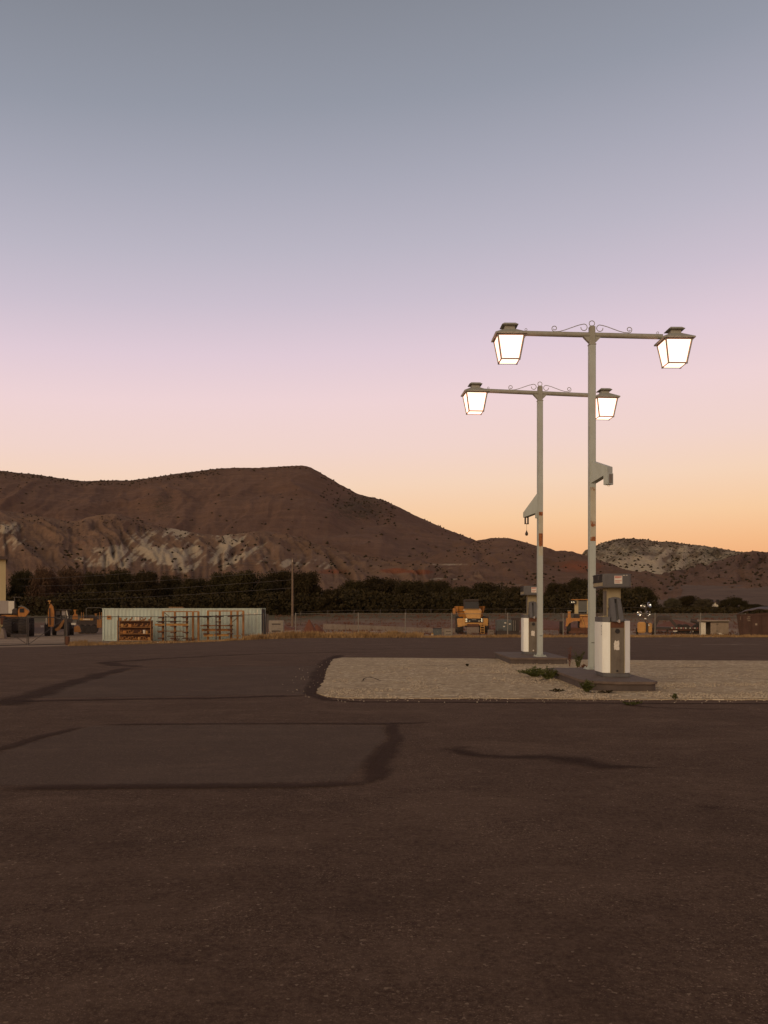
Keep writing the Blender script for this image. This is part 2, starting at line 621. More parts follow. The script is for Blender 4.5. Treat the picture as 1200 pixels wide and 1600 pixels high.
def ground_mat():
    k = NT('yard_dirt')
    v = k.coord()
    xyz = k.sep(v)
    a = k.noise(v, 0.09, 6, 0.65)
    b = k.noise(v, 0.6, 5, 0.65)
    col = k.mix(k.val(a, 0.35, 0.65), (0.185, 0.122, 0.080), (0.36, 0.255, 0.170))
    col = k.mix(k.val(b, 0.4, 0.75, 0.0, 0.5), col, (0.11, 0.07, 0.048))
    # red bank then rough pasture towards the trees
    wob = k.math('ADD', xyz[1], k.val(a, 0.2, 0.8, -9, 9))
    red = k.math('MULTIPLY', k.val(wob, 92, 104), k.val(wob, 128, 116))
    red = k.math('MINIMUM', k.math('MAXIMUM', red, 0), 1)
    col = k.mix(k.math('MULTIPLY', red, 0.7), col, (0.135, 0.062, 0.036))
    grass = k.math('MINIMUM', k.math('MAXIMUM', k.val(wob, 116, 130), 0), 1)
    gcol = k.mix(k.val(k.noise(v, 0.25, 5), 0.35, 0.65), (0.055, 0.052, 0.022), (0.12, 0.085, 0.045))
    col = k.mix(k.math('MULTIPLY', grass, 0.9), col, gcol)
    far = k.math('MINIMUM', k.math('MAXIMUM', k.val(wob, 188, 225), 0), 1)
    col = k.mix(far, col, k.mix(k.val(a, 0.35, 0.65), (0.095, 0.056, 0.036), (0.135, 0.082, 0.052)))
    k.bump(b, 0.6, 0.15)
    return k.fin(col, 0.95, 0, 0.1)
M['ground'] = ground_mat()


def hill_mat(name, c1, c2, c3, grain=0.03):
    """c1/c2 bare soil, c3 scrub; vertex data: R pale marl, G red beds, B scrub cover"""
    k = NT(name)
    v = k.coord()
    a = k.noise(v, grain * 0.35, 6, 0.62)
    b = k.noise(v, grain * 2.6, 6, 0.66)
    c = k.noise(v, grain * 11, 4, 0.7)
    at = k.sep(k.attr('soil', 'Vector'))
    col = k.mix(k.val(a, 0.33, 0.67), c1, c2)
    col = k.mix(k.val(b, 0.42, 0.74, 0, 0.5), col, tuple(q * 0.62 for q in c1))
    strata = k.noise(k.coord((0.25, 0.25, 5.0)), grain * 2.2, 4, 0.6)
    col = k.mix(k.val(strata, 0.5, 0.72, 0, 0.35), col, tuple(q * 1.35 for q in c2))
    pale = k.math('MINIMUM', k.math('MAXIMUM', k.val(k.math('ADD', at[0], k.val(b, 0.2, 0.8, -0.28, 0.28)), 0.31, 0.58), 0), 1)
    pcol = k.mix(k.val(c, 0.3, 0.7), (0.33, 0.25, 0.165), (0.53, 0.42, 0.285))
    col = k.mix(k.math('MULTIPLY', pale, 0.80), col, pcol)
    red = k.math('MINIMUM', k.math('MAXIMUM', k.val(k.math('ADD', at[1], k.val(b, 0.2, 0.8, -0.3, 0.3)), 0.3, 0.8), 0), 1)
    col = k.mix(k.math('MULTIPLY', red, 0.8), col, (0.235, 0.072, 0.030))
    scr = k.math('ADD', at[2], k.val(c, 0.3, 0.7, -0.45, 0.45))
    scr = k.math('MINIMUM', k.math('MAXIMUM', k.val(scr, 0.35, 0.65), 0), 1)
    col = k.mix(k.math('MULTIPLY', scr, 0.8), col, c3)
    k.bump(k.math('ADD', b, k.math('MULTIPLY', c, 0.4)), 0.55, 5.0)
    return k.fin(col, 0.97, 0, 0.05)


def leaf_mat(name, c1, c2, scale=0.35):
    k = NT(name)
    v = k.coord()
    a = k.noise(v, scale, 3, 0.6)
    b = k.noise(v, scale * 9, 2, 0.6)
    col = k.mix(k.val(a, 0.35, 0.65), c1, c2)
    col = k.mix(k.val(b, 0.3, 0.7, 0, 0.5), col, tuple(q * 0.5 for q in c1))
    oi = k.n('ShaderNodeObjectInfo')
    col = k.mix(k.val(oi.outputs['Random'], 0.0, 1.0, 0.0, 0.55), col, (c1[0] * 0.8, c1[1] * 0.62, c1[2] * 0.75))
    return k.fin(col, 0.8, 0, 0.08)
M['leaf'] = leaf_mat('leaf_dark', (0.036, 0.0275, 0.011), (0.056, 0.043, 0.016))
M['leaf_brown'] = leaf_mat('leaf_brown', (0.078, 0.046, 0.026), (0.12, 0.07, 0.038))
M['leaf_grey'] = leaf_mat('leaf_grey', (0.075, 0.062, 0.034), (0.115, 0.094, 0.052))
M['scrub'] = leaf_mat('scrub', (0.040, 0.030, 0.015), (0.06, 0.045, 0.022), 0.05)
M['weed'] = leaf_mat('weed_leaf', (0.070, 0.080, 0.022), (0.12, 0.125, 0.038), 5.0)
M['dry_grass'] = leaf_mat('dry_grass', (0.30, 0.185, 0.08), (0.42, 0.265, 0.115), 0.4)
M['dry_bush'] = leaf_mat('dry_bush', (0.14, 0.06, 0.032), (0.20, 0.09, 0.045), 0.8)
M['stone'] = paint('stone', (0.50, 0.40, 0.28), (0.28, 0.20, 0.13), 0.7, 9.0, 0.9, streak=False)


def island_mat():
    k = NT('island_concrete')
    v = k.coord()
    a = k.noise(v, 1.2, 6, 0.65)
    b = k.noise(v, 7.0, 5, 0.7)
    f = k.noise(v, 70.0, 3, 0.7)
    col = k.mix(k.val(a, 0.3, 0.7), (0.098, 0.068, 0.055), (0.140, 0.100, 0.078))
    col = k.mix(k.val(b, 0.45, 0.75, 0, 0.6), col, (0.20, 0.145, 0.105))
    col = k.mix(k.val(f, 0.4, 0.75, 0, 0.35), col, (0.06, 0.04, 0.03))
    k.bump(k.math('ADD', b, f), 0.35, 0.01)
    return k.fin(col, 0.85, 0, 0.2)
M['island'] = island_mat()
M['kerb_face_shade'] = paint('kerb_face_shade', (0.082, 0.060, 0.049), (0.05, 0.035, 0.028), 0.6, 2.0, 0.85)  # shade of the upright face put into the colour, darker than the slab

# ================================================================== GROUND
def grid_mesh(name, X, Y, Z, mat, smooth=True):
    r, c = X.shape
    verts = np.stack([X, Y, Z], -1).reshape(-1, 3)
    i = np.arange(r - 1)[:, None] * c + np.arange(c - 1)[None, :]
    f = np.stack([i, i + 1, i + c + 1, i + c], -1).reshape(-1, 4)
    return np_mesh(name, verts, f, mat, smooth)


def make_ground():
    u = np.linspace(-1, 1, 170)
    xs = np.sinh(u * 5.2) / np.sinh(5.2) * 3200
    ys = np.concatenate([np.linspace(-120, 30, 12), np.linspace(34, 200, 90), np.geomspace(205, 5200, 45)])
    X, Y = np.meshgrid(xs, ys)
    inside = sst(0.2, 4.0, y_edge(X) - Y)
    Z = gz(X, Y) - 0.25 * inside
    bumpy = np.array([[noise.noise(Vector((x * 0.12, y * 0.12, 3.1))) for x in xs] for y in ys])
    Z = Z + bumpy * 0.16 * sst(70, 90, Y) * (1 - sst(200, 400, Y))
    return tagk(link('ground', grid_mesh('ground', X, Y, Z, M['ground'])), 'structure')
make_ground()


def make_asphalt():
    xs = np.linspace(-70, 70, 141)
    t = np.linspace(0, 1, 150)
    X, T = np.meshgrid(xs, t)
    wob = np.array([noise.noise(Vector((x * 0.5, 0, 0))) * 0.5 + noise.noise(Vector((x * 1.7, 4, 0))) * 0.25 for x in xs])
    ye = y_edge(X) + wob[None, :]
    Y = -14 + T * (ye + 14)
    Z = gz(X, Y)
    me = grid_mesh('asphalt_lot', X, Y, Z, M['asphalt'])
    return tagk(link('asphalt_lot', me), 'structure')
make_asphalt()


def ribbon(name, pts, widths, mat, z=0.004, per=0.12, wob=0.15, rows=5):
    """flat band of tar or stain on the lot; pts are ground points"""
    pts = [Vector(p) for p in pts]
    path, ws = [], []
    for i in range(len(pts) - 1):
        a, b = pts[i], pts[i + 1]
        n = max(2, int((b - a).length / per))
        for k in range(n):
            q = k / n
            path.append(a.lerp(b, q))
            ws.append(widths[i] * (1 - q) + widths[i + 1] * q)
    path.append(pts[-1])
    ws.append(widths[-1])
    V, F, A = [], [], []
    for i, p in enumerate(path):
        tg = (path[min(i + 3, len(path) - 1)] - path[max(i - 3, 0)])
        nrm = Vector((-tg.y, tg.x, 0)).normalized()
        off = noise.noise(Vector((i * per * 1.3, pts[0].x * 3.7, 0.5))) * wob * ws[i]
        endf = min(1.0, i / 5.0, (len(path) - 1 - i) / 5.0)
        for j in range(rows):
            q = j / (rows - 1) * 2 - 1
            pos = p + nrm * (q * ws[i] * 0.5 + off)
            V.append((pos.x, pos.y, gzf(pos.x, pos.y) + z))
            A.append((1 - abs(q)) * endf * 1.25)
        if i:
            for j in range(rows - 1):
                b0 = (i - 1) * rows + j
                F.append((b0, b0 + 1, b0 + rows + 1, b0 + rows))
    me = np_mesh(name, np.array(V), np.array(F), mat)
    at = me.attributes.new('fade', 'FLOAT', 'POINT')
    at.data.foreach_set('value', np.array(A, dtype=np.float32))
    o = link(name, me)
    return tagk(o, 'structure')


def gp(*pp):
    return [G(*p) for p in pp]


# the paler old patch inside the tar outline, then the tar bands
def patch_sheet(name, px, mat, z=0.003):
    pts = [G(*p) for p in px]
    c = sum(pts, Vector()) / len(pts)
    V, F, A = [], [], []
    out = []
    for i, a in enumerate(pts):
        b = pts[(i + 1) % len(pts)]
        n = max(2, int((b - a).length / 0.4))
        out += [a.lerp(b, k / n) for k in range(n)]
    n = len(out)
    for s, f in ((1.0, 0.0), (0.93, 1.3), (0.5, 1.3), (0.02, 1.3)):
        for p in out:
            q = c + (p - c) * s
            V.append((q.x, q.y, z))
            A.append(f)
    for r in range(3):
        for i in range(n):
            j = (i + 1) % n
            F.append((r * n + i, r * n + j, (r + 1) * n + j, (r + 1) * n + i))
    me = np_mesh(name, np.array(V), np.array(F), mat)
    at = me.attributes.new('fade', 'FLOAT', 'POINT')
    at.data.foreach_set('value', np.array(A, dtype=np.float32))
    return tagk(link(name, me), 'structure')


patch_sheet('asphalt_patch', [(-60, 1196), (20, 1165), (140, 1133), (330, 1131), (604, 1132), (612, 1150), (582, 1192), (548, 1222), (360, 1228), (-60, 1230)], M['patch'])
patch_sheet('asphalt_patch', [(45, 1092), (120, 1066), (200, 1048), (300, 1042), (505, 1040), (490, 1086), (300, 1089)], M['patch'])
TB = 'tar_seam'
ribbon(TB, gp((-40, 1098), (20, 1096), (150, 1094), (330, 1091), (420, 1088), (500, 1087)), [0.55, 0.5, 0.42, 0.42, 0.45, 0.6], M['tar'], 0.006)
ribbon(TB, gp((-30, 1105), (35, 1094), (90, 1075), (140, 1058), (180, 1049), (212, 1043)), [1.2, 1.0, 0.8, 0.75, 0.7, 0.4], M['tar'], 0.010, wob=0.3)
ribbon(TB, gp((214, 1043), (190, 1040), (165, 1036), (250, 1029), (420, 1020), (600, 1016)), [0.8, 0.9, 0.8, 0.6, 0.5, 0.4], M['tar'], 0.009, wob=0.4)
ribbon(TB, gp((-40, 1184), (0, 1170), (70, 1150), (140, 1134)), [0.3, 0.32, 0.28, 0.22], M['tar'], 0.007, wob=0.3)
ribbon(TB, gp((130, 1133), (330, 1131), (500, 1131), (640, 1131), (700, 1128)), [0.22, 0.2, 0.2, 0.26, 0.1], M['tar'], 0.008)
ribbon(TB, gp((-60, 1233), (0, 1232), (180, 1231), (360, 1230), (470, 1229), (560, 1226), (612, 1219)), [0.36, 0.36, 0.34, 0.36, 0.34, 0.36, 0.2], M['tar'], 0.011)
ribbon(TB, gp((612, 1128), (617, 1142), (611, 1162), (597, 1186), (586, 1210), (562, 1228)), [0.26, 0.27, 0.34, 0.42, 0.42, 0.16], M['tar'], 0.014, per=0.08, wob=0.25)
ribbon('oil_stain', gp((660, 1168), (705, 1172), (740, 1180), (800, 1184), (850, 1185), (900, 1191), (945, 1197), (1000, 1199), (1075, 1201)), [0.2, 0.5, 0.4, 0.35, 0.55, 0.75, 0.5, 0.18, 0.1], M['oil'], 0.006, per=0.1, wob=0.3)
ribbon('oil_stain', gp((690, 1166), (720, 1169), (738, 1174)), [0.3, 0.6, 0.2], M['oil'], 0.009, per=0.08)
ribbon('oil_stain', gp((1060, 1260), (1110, 1262), (1150, 1258)), [0.1, 0.25, 0.1], M['oil'], 0.005, per=0.08)
# tar round the pale pad
ribbon(TB, gp((532, 1022), (512, 1034), (500, 1055), (489, 1074), (486, 1086), (510, 1094), (560, 1097), (760, 1098), (1000, 1099), (1260, 1100)), [0.6, 0.72, 0.68, 0.5, 0.42, 0.36, 0.3, 0.28, 0.28, 0.28], M['tar'], 0.004, wob=0.15)
ribbon('asphalt_crack', gp((965, 1099), (985, 1104), (1030, 1107), (1100, 1109), (1160, 1108)), [0.2, 0.28, 0.12, 0.1, 0.08], M['tar'], 0.010, per=0.06, wob=1.2)
ribbon('worn_paint_mark', gp((-6, 1084), (12, 1083)), [0.35, 0.3], M['old_paint'], 0.018, per=0.06)
ribbon('worn_paint_mark', gp((6, 1079), (30, 1078)), [0.45, 0.3], M['old_paint'], 0.018, per=0.06)
ribbon('worn_paint_mark', gp((1010, 1001), (1050, 1001.5), (1100, 1002)), [1.1, 1.3, 0.6], M['old_paint'], 0.03, per=0.3, wob=0.5)
ribbon('worn_paint_mark', gp((1060, 999.3), (1120, 999), (1230, 998.5)), [0.6, 1.0, 1.0], M['old_paint'], 0.03, per=0.3, wob=0.5)
for (a, b, w) in (((60, 1022), (230, 1017), 0.35), ((520, 1012), (700, 1008), 0.4), ((250, 1060), (330, 1064), 0.12), ((150, 1012), (300, 1010), 0.4)):
    ribbon('asphalt_crack', gp(a, b), [w, w * 0.6], M['tar'], 0.02, per=0.2, wob=1.5)


def make_pad():
    key = [(545, 1091), (640, 1091.5), (800, 1092), (1000, 1093.5), (1200, 1094)]
    front = [G(*p) for p in key] + [Vector((14, 15.15, 0)), Vector((26, 15.0, 0))]
    back = [Vector((26, 26.8, 0)), Vector((14, 27.0, 0))] + [G(*p) for p in ((1200, 1033), (1000, 1032), (760, 1029.5), (620, 1028.3), (535, 1028), (521, 1030))]
    left = [G(*p) for p in ((516, 1038), (510, 1050), (508, 1060), (504, 1068), (497, 1079), (497, 1084), (505, 1088), (520, 1090))]
    ring = front + back + left
    out = []
    for i, a in enumerate(ring):
        b = ring[(i + 1) % len(ring)]
        n = max(1, int((b - a).length / 0.13))
        for k in range(n):
            p = a.lerp(b, k / n)
            w = 0.055 * noise.noise(Vector((p.x * 2.1, p.y * 2.1, 0))) + 0.035 * noise.noise(Vector((p.x * 7, p.y * 7, 9)))
            out.append(p + Vector((w, w, 0)))
    bm = bmesh.new()
    top = [bm.verts.new((p.x, p.y, 0.012 + 0.003 * noise.noise(p * 3))) for p in out]
    bot = [bm.verts.new((p.x - 0.01, p.y - 0.02, -0.02)) for p in out]
    bm.faces.new(top)
    n = len(out)
    for i in range(n):
        j = (i + 1) % n
        bm.faces.new((top[i], bot[i], bot[j], top[j]))
    bmesh.ops.triangulate(bm, faces=[f for f in bm.faces if len(f.verts) > 4])
    bmesh.ops.recalc_face_normals(bm, faces=bm.faces)
    me = bpy.data.meshes.new('gravel_pad')
    bm.to_mesh(me)
    bm.free()
    me.materials.append(M['pad'])
    return tagk(link('gravel_pad', me), 'structure')
make_pad()
PADZ = 0.014

M['crack'] = fade_mat('pad_crack_and_shade', (0.05, 0.032, 0.022), 0.35, 0.75, 9.0, 0.85)  # for pad cracks and the shadow painted beside the near island
def pad_crack_and_shade(px, w):
    pts = [G(p[0], p[1], PADZ) for p in px]
    o = ribbon('pad_crack_and_shade', pts, w, M['crack'], PADZ + 0.010, per=0.08, wob=1.6)
pad_crack_and_shade([(640, 1041), (690, 1040.5), (730, 1041), (760, 1040)], [0.05, 0.12, 0.06, 0.12])
pad_crack_and_shade([(562, 1041), (600, 1040.6), (625, 1041)], [0.04, 0.08, 0.03])
pad_crack_and_shade([(1005, 1045), (1040, 1043.5), (1075, 1043), (1160, 1043.5)], [0.05, 0.10, 0.12, 0.05])
pad_crack_and_shade([(560, 1066), (578, 1058), (586, 1060), (600, 1066)], [0.04, 0.06, 0.07, 0.03])
pad_crack_and_shade([(790, 1051), (815, 1052.5), (850, 1053)], [0.06, 0.16, 0.2])
pad_crack_and_shade([(806, 1062), (840, 1063), (868, 1061)], [0.08, 0.25, 0.2])
pad_crack_and_shade([(1030, 1063), (1055, 1064), (1080, 1065)], [0.35, 0.18, 0.08])  # island's cast shadow painted as a dark streak, tapering to the right
pad_crack_and_shade([(885, 1081), (925, 1082.5), (980, 1081)], [0.08, 0.22, 0.08])


def stones_mesh(name, pts, sizes, mat):
    t = (1 + 5 ** 0.5) / 2
    base = np.array([(-1, 0, 0), (1, 0, 0), (0, -1, 0), (0, 1, 0), (0, 0, 1), (0, 0, -0.6)], dtype=float)
    tri = np.array([(0, 2, 4), (2, 1, 4), (1, 3, 4), (3, 0, 4), (2, 0, 5), (1, 2, 5), (3, 1, 5), (0, 3, 5)])
    n = len(pts)
    ang = np.random.rand(n) * 6.28
    sc = np.random.uniform(0.6, 1.2, (n, 1, 3)) * np.asarray(sizes)[:, None, None]
    v = base[None] * sc + np.random.normal(0, 0.12, (n, 6, 3)) * np.asarray(sizes)[:, None, None]
    c, s = np.cos(ang)[:, None], np.sin(ang)[:, None]
    x = v[..., 0] * c - v[..., 1] * s
    y = v[..., 0] * s + v[..., 1] * c
    v = np.stack([x, y, v[..., 2] * 0.75], -1) + np.asarray(pts)[:, None, :]
    f = (tri[None] + (np.arange(n) * 6)[:, None, None]).reshape(-1, 3)
    return np_mesh(name, v.reshape(-1, 3), f, mat)


def gravel():
    pts, sz = [], []
    isl = ((3.85, 5.2, 16.75, 20.75), (3.58, 5.23, 25.1, 28.6))
    while len(pts) < 5200:
        y = 15.35 + 11.5 * random.random() ** 1.8
        x = random.uniform(-1.1, 11.5)
        near = min(max(abs(x - (a + b) / 2) - (b - a) / 2, abs(y - (c + d_) / 2) - (d_ - c) / 2) for a, b, c, d_ in isl)
        if near < 0.02:
            continue
        dens = noise.noise(Vector((x * 0.8, y * 0.8, 1))) + 0.7 * math.exp(-near * 1.3) - 0.05
        if random.random() > dens:
            continue
        if y < 15.4 and x < -0.6:
            continue
        pts.append((x, y, PADZ + 0.006))
        sz.append(random.uniform(0.008, 0.024) * (1.5 if random.random() < 0.06 else 1))
    while len(pts) < 5480:
        if random.random() < 0.85:
            x = random.uniform(-0.8, 9.0)
            y = 15.33 - abs(random.gauss(0, 0.28))
        else:
            y = random.uniform(15.6, 27)
            x = -1.25 - 0.035 * (y - 16.5) - abs(random.gauss(0, 0.5))
        pts.append((x, y, 0.012))
        sz.append(random.uniform(0.006, 0.018))
    o = link('loose_gravel', stones_mesh('loose_gravel', pts, sz, M['stone']))
    o['label'] = 'loose pale gravel scattered over the pad around the pump islands'
    o['category'] = 'gravel'
    tagk(o, 'stuff')
gravel()


# ================================================================== HILLS
def fbm(x, y, z, octv=4):
    s, a, f = 0.0, 1.0, 1.0
    for _ in range(octv):
        s += a * noise.noise(Vector((x * f, y * f, z)))
        a *= 0.5
        f *= 2.1
    return s


def ridged(x, y, z, octv=4):
    s, a, f = 0.0, 1.0, 1.0
    for _ in range(octv):
        s += a * (1 - 2 * abs(noise.noise(Vector((x * f, y * f, z)))))
        a *= 0.5
        f *= 2.0
    return s


SHRUB = []
def hill(name, crest, D, F, mat, cols, rows, amp, gfreq, soil, zfoot, prof=1.15, shrubs=0, crestbump=0.0, seed=0.0, shr_size=(1.2, 2.6), sfun=None, diag=0.0, ufreq=1.7):
    px0, px1 = crest[0][0], crest[-1][0]
    pxs = np.linspace(px0, px1, cols)
    pys = np.interp(pxs, [c[0] for c in crest], [c[1] for c in crest])
    # soften the outline's corners
    ker = np.array([1, 2, 3, 2, 1.0]); ker /= ker.sum()
    pys = np.convolve(np.pad(pys, 2, mode='edge'), ker, 'valid')
    ss = np.concatenate([np.linspace(0, 1, rows), np.linspace(1.06, 1.5, 8)])
    nr = len(ss)
    V = np.zeros((nr, cols, 3))
    A = np.zeros((nr, cols, 3))
    for i, px in enumerate(pxs):
        Dc = np.interp(px, [q[0] for q in D], [q[1] for q in D])
        Fc = np.interp(px, [q[0] for q in F], [q[1] for q in F])
        zc = EYE + (HOR - pys[i]) / FPX * Dc
        for j, s in enumerate(ss):
            r = Fc + (Dc - Fc) * s
            x = (px - 600) / FPX * r
            zf = zfoot(px) if callable(zfoot) else zfoot
            if s <= 1:
                z = zf + (zc - zf) * (s ** prof)
                env = (math.sin(PI * min(1, s)) ** 0.7) if s > 0 else 0
            else:
                z = zc - (zc - zf) * 0.6 * ((s - 1) / 0.5) ** 1.4
                env = 0
            wx = fbm(px * gfreq * 0.5, s * 2.6, seed + 9, 2)
            wy = fbm(px * gfreq * 0.5 + 7.3, s * 2.6, seed + 4, 2)
            g = ridged(px * gfreq + diag * s + 0.75 * wx, s * ufreq + 0.6 * wy, seed, 4)
            f = fbm(px * gfreq * 0.4 + 0.3 * wx, s * 2.2, seed + 5, 3)
            V[j, i] = (x, r, z + env * (amp * g + amp * 0.9 * f) + crestbump * noise.noise(Vector((px * 0.33, s * 9, seed))))
            pyv = HOR - (V[j, i, 2] - EYE) / r * FPX
            A[j, i] = soil(px, pyv, s, g, f)
    me = grid_mesh(name, V[..., 0], V[..., 1], V[..., 2], mat)
    at = me.attributes.new('soil', 'FLOAT_VECTOR', 'POINT')
    at.data.foreach_set('vector', A.reshape(-1).astype(np.float32))
    o = tagk(link(name, me), 'structure')
    n = 0
    tries = 0
    while n < shrubs and tries < shrubs * 30:
        tries += 1
        s = random.random()
        px = random.uniform(px0, px1)
        w = sfun(px, s) if sfun else 0.5
        if random.random() > w:
            continue
        i = (px - px0) / (px1 - px0) * (cols - 1)
        j = s * (rows - 1)
        i0, j0 = min(int(i), cols - 2), min(int(j), rows - 2)
        fi, fj = i - i0, j - j0
        p = (V[j0, i0] * (1 - fi) + V[j0, i0 + 1] * fi) * (1 - fj) + (V[j0 + 1, i0] * (1 - fi) + V[j0 + 1, i0 + 1] * fi) * fj
        SHRUB.append((p[0], p[1], p[2] + 0.3, random.uniform(*shr_size)))
        n += 1
    return o


def blob(px, py, cx, cy, rx, ry):
    q = ((px - cx) / rx) ** 2 + ((py - cy) / ry) ** 2
    return max(0.0, 1 - q)


HM_main = hill_mat('hill_main_soil', (0.122, 0.066, 0.043), (0.155, 0.087, 0.057), (0.044, 0.036, 0.020), 0.02)
HM_bad = hill_mat('hill_badland_soil', (0.145, 0.080, 0.049), (0.205, 0.121, 0.075), (0.062, 0.044, 0.024), 0.05)
HM_mid = hill_mat('hill_mid_soil', (0.128, 0.068, 0.042), (0.172, 0.095, 0.058), (0.060, 0.042, 0.022), 0.035)
HM_right = hill_mat('hill_right_soil', (0.19, 0.128, 0.082), (0.27, 0.19, 0.122), (0.045, 0.034, 0.020), 0.018)

crest_main = [(-420, 700), (-250, 715), (-100, 728), (0, 735), (30, 739), (60, 742), (100, 748), (130, 752), (165, 750.5), (200, 751), (240, 746),
              (270, 741), (300, 737), (340, 732), (370, 730.5), (400, 731), (440, 728.5), (470, 727), (482, 728.5), (500, 738), (530, 756), (560, 772),
              (580, 777), (600, 782), (625, 793), (650, 806), (700, 828), (745, 845), (800, 868), (860, 890), (940, 905)]


def soil_main(px, py, s, g, f):
    pale = 0.0
    red = 0.0
    scr = 0.12 + 0.35 * max(0, s - 0.72) / 0.28 * (1.0 if px < 350 else 0.35)
    scr += 0.45 * blob(px, py, 560, 795, 60, 26) + 0.3 * blob(px, py, 255, 790, 25, 30) + 0.25 * max(0, -g) * 0.4
    return pale, red, scr


def sf_main(px, s):
    w = 0.03
    if px < 345 and s > 0.86:
        w = 0.9
    elif px < 480 and s > 0.93:
        w = 0.5
    elif 500 < px < 620 and s > 0.55:
        w = 0.45
    elif s > 0.97:
        w = 0.4
    return w
hill('hill', crest_main, [(-420, 1500), (480, 1400), (940, 1000)], [(-420, 520), (940, 480)], HM_main, 420, 110, 6.0, 0.013, soil_main,
     14.0, 1.12, 1150, 0.8, 1.3, (0.9, 2.3), sf_main, -1.5, 2.0)

crest_bad = [(-420, 770), (-200, 785), (0, 797), (60, 806), (110, 816), (150, 806), (185, 803), (220, 814), (255, 824), (300, 832), (345, 838),
             (380, 833), (415, 830), (450, 835), (490, 849), (530, 862), (570, 872), (620, 880), (700, 892), (800, 905)]


def soil_bad(px, py, s, g, f):
    reg = blob(px, py, 300, 858, 140, 44) + 0.75 * blob(px, py, 180, 872, 80, 22) + 0.7 * blob(px, py, 15, 824, 28, 14) + 0.55 * blob(px, py, 30, 850, 60, 16) + 0.5 * blob(px, py, 470, 880, 75, 18)
    st = noise.noise(Vector((px * 0.045 + py * 0.05, (py - px * 0.35) * 0.03, 2.2))) + 0.75 * noise.noise(Vector((px * 0.15 + py * 0.16, (py - px * 0.5) * 0.06, 5.2)))
    pale = min(1.0, reg * 1.5) * (0.30 + 0.85 * max(-0.4, st) + 0.2 * max(-0.4, g))
    red = 0.8 * blob(px, py, 520, 893, 34, 6) + 1.1 * blob(px, py, 618, 892, 30, 6) + 1.1 * blob(px, py, 660, 894, 26, 5) + 0.35 * blob(px, py, 120, 850, 80, 10)
    return pale, red, 0.15 + 0.18 * max(0, -g)
hill('badland_foothill', crest_bad, [(-420, 640), (420, 600), (800, 480)], [(-420, 235), (800, 235)], HM_bad, 560, 140, 2.9, 0.030, soil_bad,
     lambda px: float(gz(0, 235)) - 0.5, 0.95, 900, 0.4, 7.7, (0.35, 0.9), lambda px, s: max(0, 0.1 + 0.9 * noise.noise(Vector((px * 0.03, s * 5, 1)))), 2.6, 2.6)

crest_mid = [(470, 905), (540, 886), (600, 876), (650, 872), (700, 860), (745, 845), (770, 841.5), (795, 841), (830, 850), (868, 862.5), (890, 862.5),
             (910, 866), (940, 876), (980, 892), (1030, 900), (1080, 905), (1150, 910), (1260, 916), (1500, 916)]


def soil_mid(px, py, s, g, f):
    red = 0.95 * blob(px, py, 620, 891.5, 26, 6) + 0.95 * blob(px, py, 657, 893, 26, 5) + 0.8 * blob(px, py, 905, 885, 50, 14) + 0.45 * blob(px, py, 560, 885, 60, 14)
    pale = 0.62 * blob(px, py, 640, 905, 120, 4) + 0.5 * blob(px, py, 700, 882, 90, 2.5) + 0.35 * blob(px, py, 780, 915, 90, 7)
    return pale, red, 0.16 + 0.12 * max(0, -g)
hill('mid_foothill', crest_mid, [(470, 820), (760, 900), (1500, 560)], [(470, 245), (1500, 245)], HM_mid, 420, 110, 3.0, 0.018, soil_mid,
     lambda px: float(gz(0, 245)) - 0.5, 1.0, 1100, 0.3, 3.3, (0.4, 1.0), lambda px, s: max(0, 0.1 + 0.9 * noise.noise(Vector((px * 0.03, s * 5, 4)))), 1.5, 2.4)

crest_right = [(850, 905), (880, 888), (905, 872), (925, 858), (940, 849), (960, 844), (985, 841), (1005, 843), (1020, 846), (1045, 847), (1060, 849.5),
               (1100, 855), (1140, 861), (1165, 865), (1210, 872), (1300, 880), (1500, 872)]


def soil_right(px, py, s, g, f):
    st = noise.noise(Vector((px * 0.08 + py * 0.1, (py - px * 0.4) * 0.05, 1.1)))
    pale = 0.12 + 0.75 * st + 0.22 * g - 0.45 * max(0, s - 0.72) + 1.5 * blob(px, py, 995, 885, 50, 21) + 0.9 * blob(px, py, 955, 872, 40, 26) * (0.4 + st) + 0.8 * blob(px, py, 1085, 868, 70, 18) * (0.5 + st)
    return pale, 0.0, 0.46 + 0.3 * f + 0.4 * max(0, s - 0.65) - 0.5 * blob(px, py, 995, 885, 52, 20)
hill('right_hill', crest_right, [(850, 1700), (1500, 1900)], [(850, 1050), (1500, 1050)], HM_right, 300, 100, 9.0, 0.03, soil_right,
     40.0, 1.05, 1500, 1.0, 11.0, (1.2, 2.9), lambda px, s: 0.12 if (950 < px < 1045 and 0.35 < s < 0.62) else 0.6)

crest_rf = [(960, 925), (1000, 915), (1040, 903), (1080, 892), (1120, 879), (1150, 869), (1180, 862.5), (1210, 863), (1260, 852), (1330, 848), (1500, 840)]


def soil_rf(px, py, s, g, f):
    return 0.12 * f, 0.25 * blob(px, py, 1100, 900, 90, 12), 0.30
hill('right_foothill', crest_rf, [(960, 800), (1500, 950)], [(960, 420), (1500, 420)], HM_main, 220, 80, 4.0, 0.04, soil_rf,
     12.0, 1.0, 500, 0.4, 17.0, (0.7, 1.7), lambda px, s: 0.4)


def make_scrub():
    a = np.array(SHRUB)
    o = link('hill_scrub', stones_mesh('hill_scrub', a[:, :3], a[:, 3], M['scrub']))
    o['label'] = 'dark scrub and juniper dotting the far hillsides'
    o['category'] = 'scrub'
    tagk(o, 'stuff')
make_scrub()


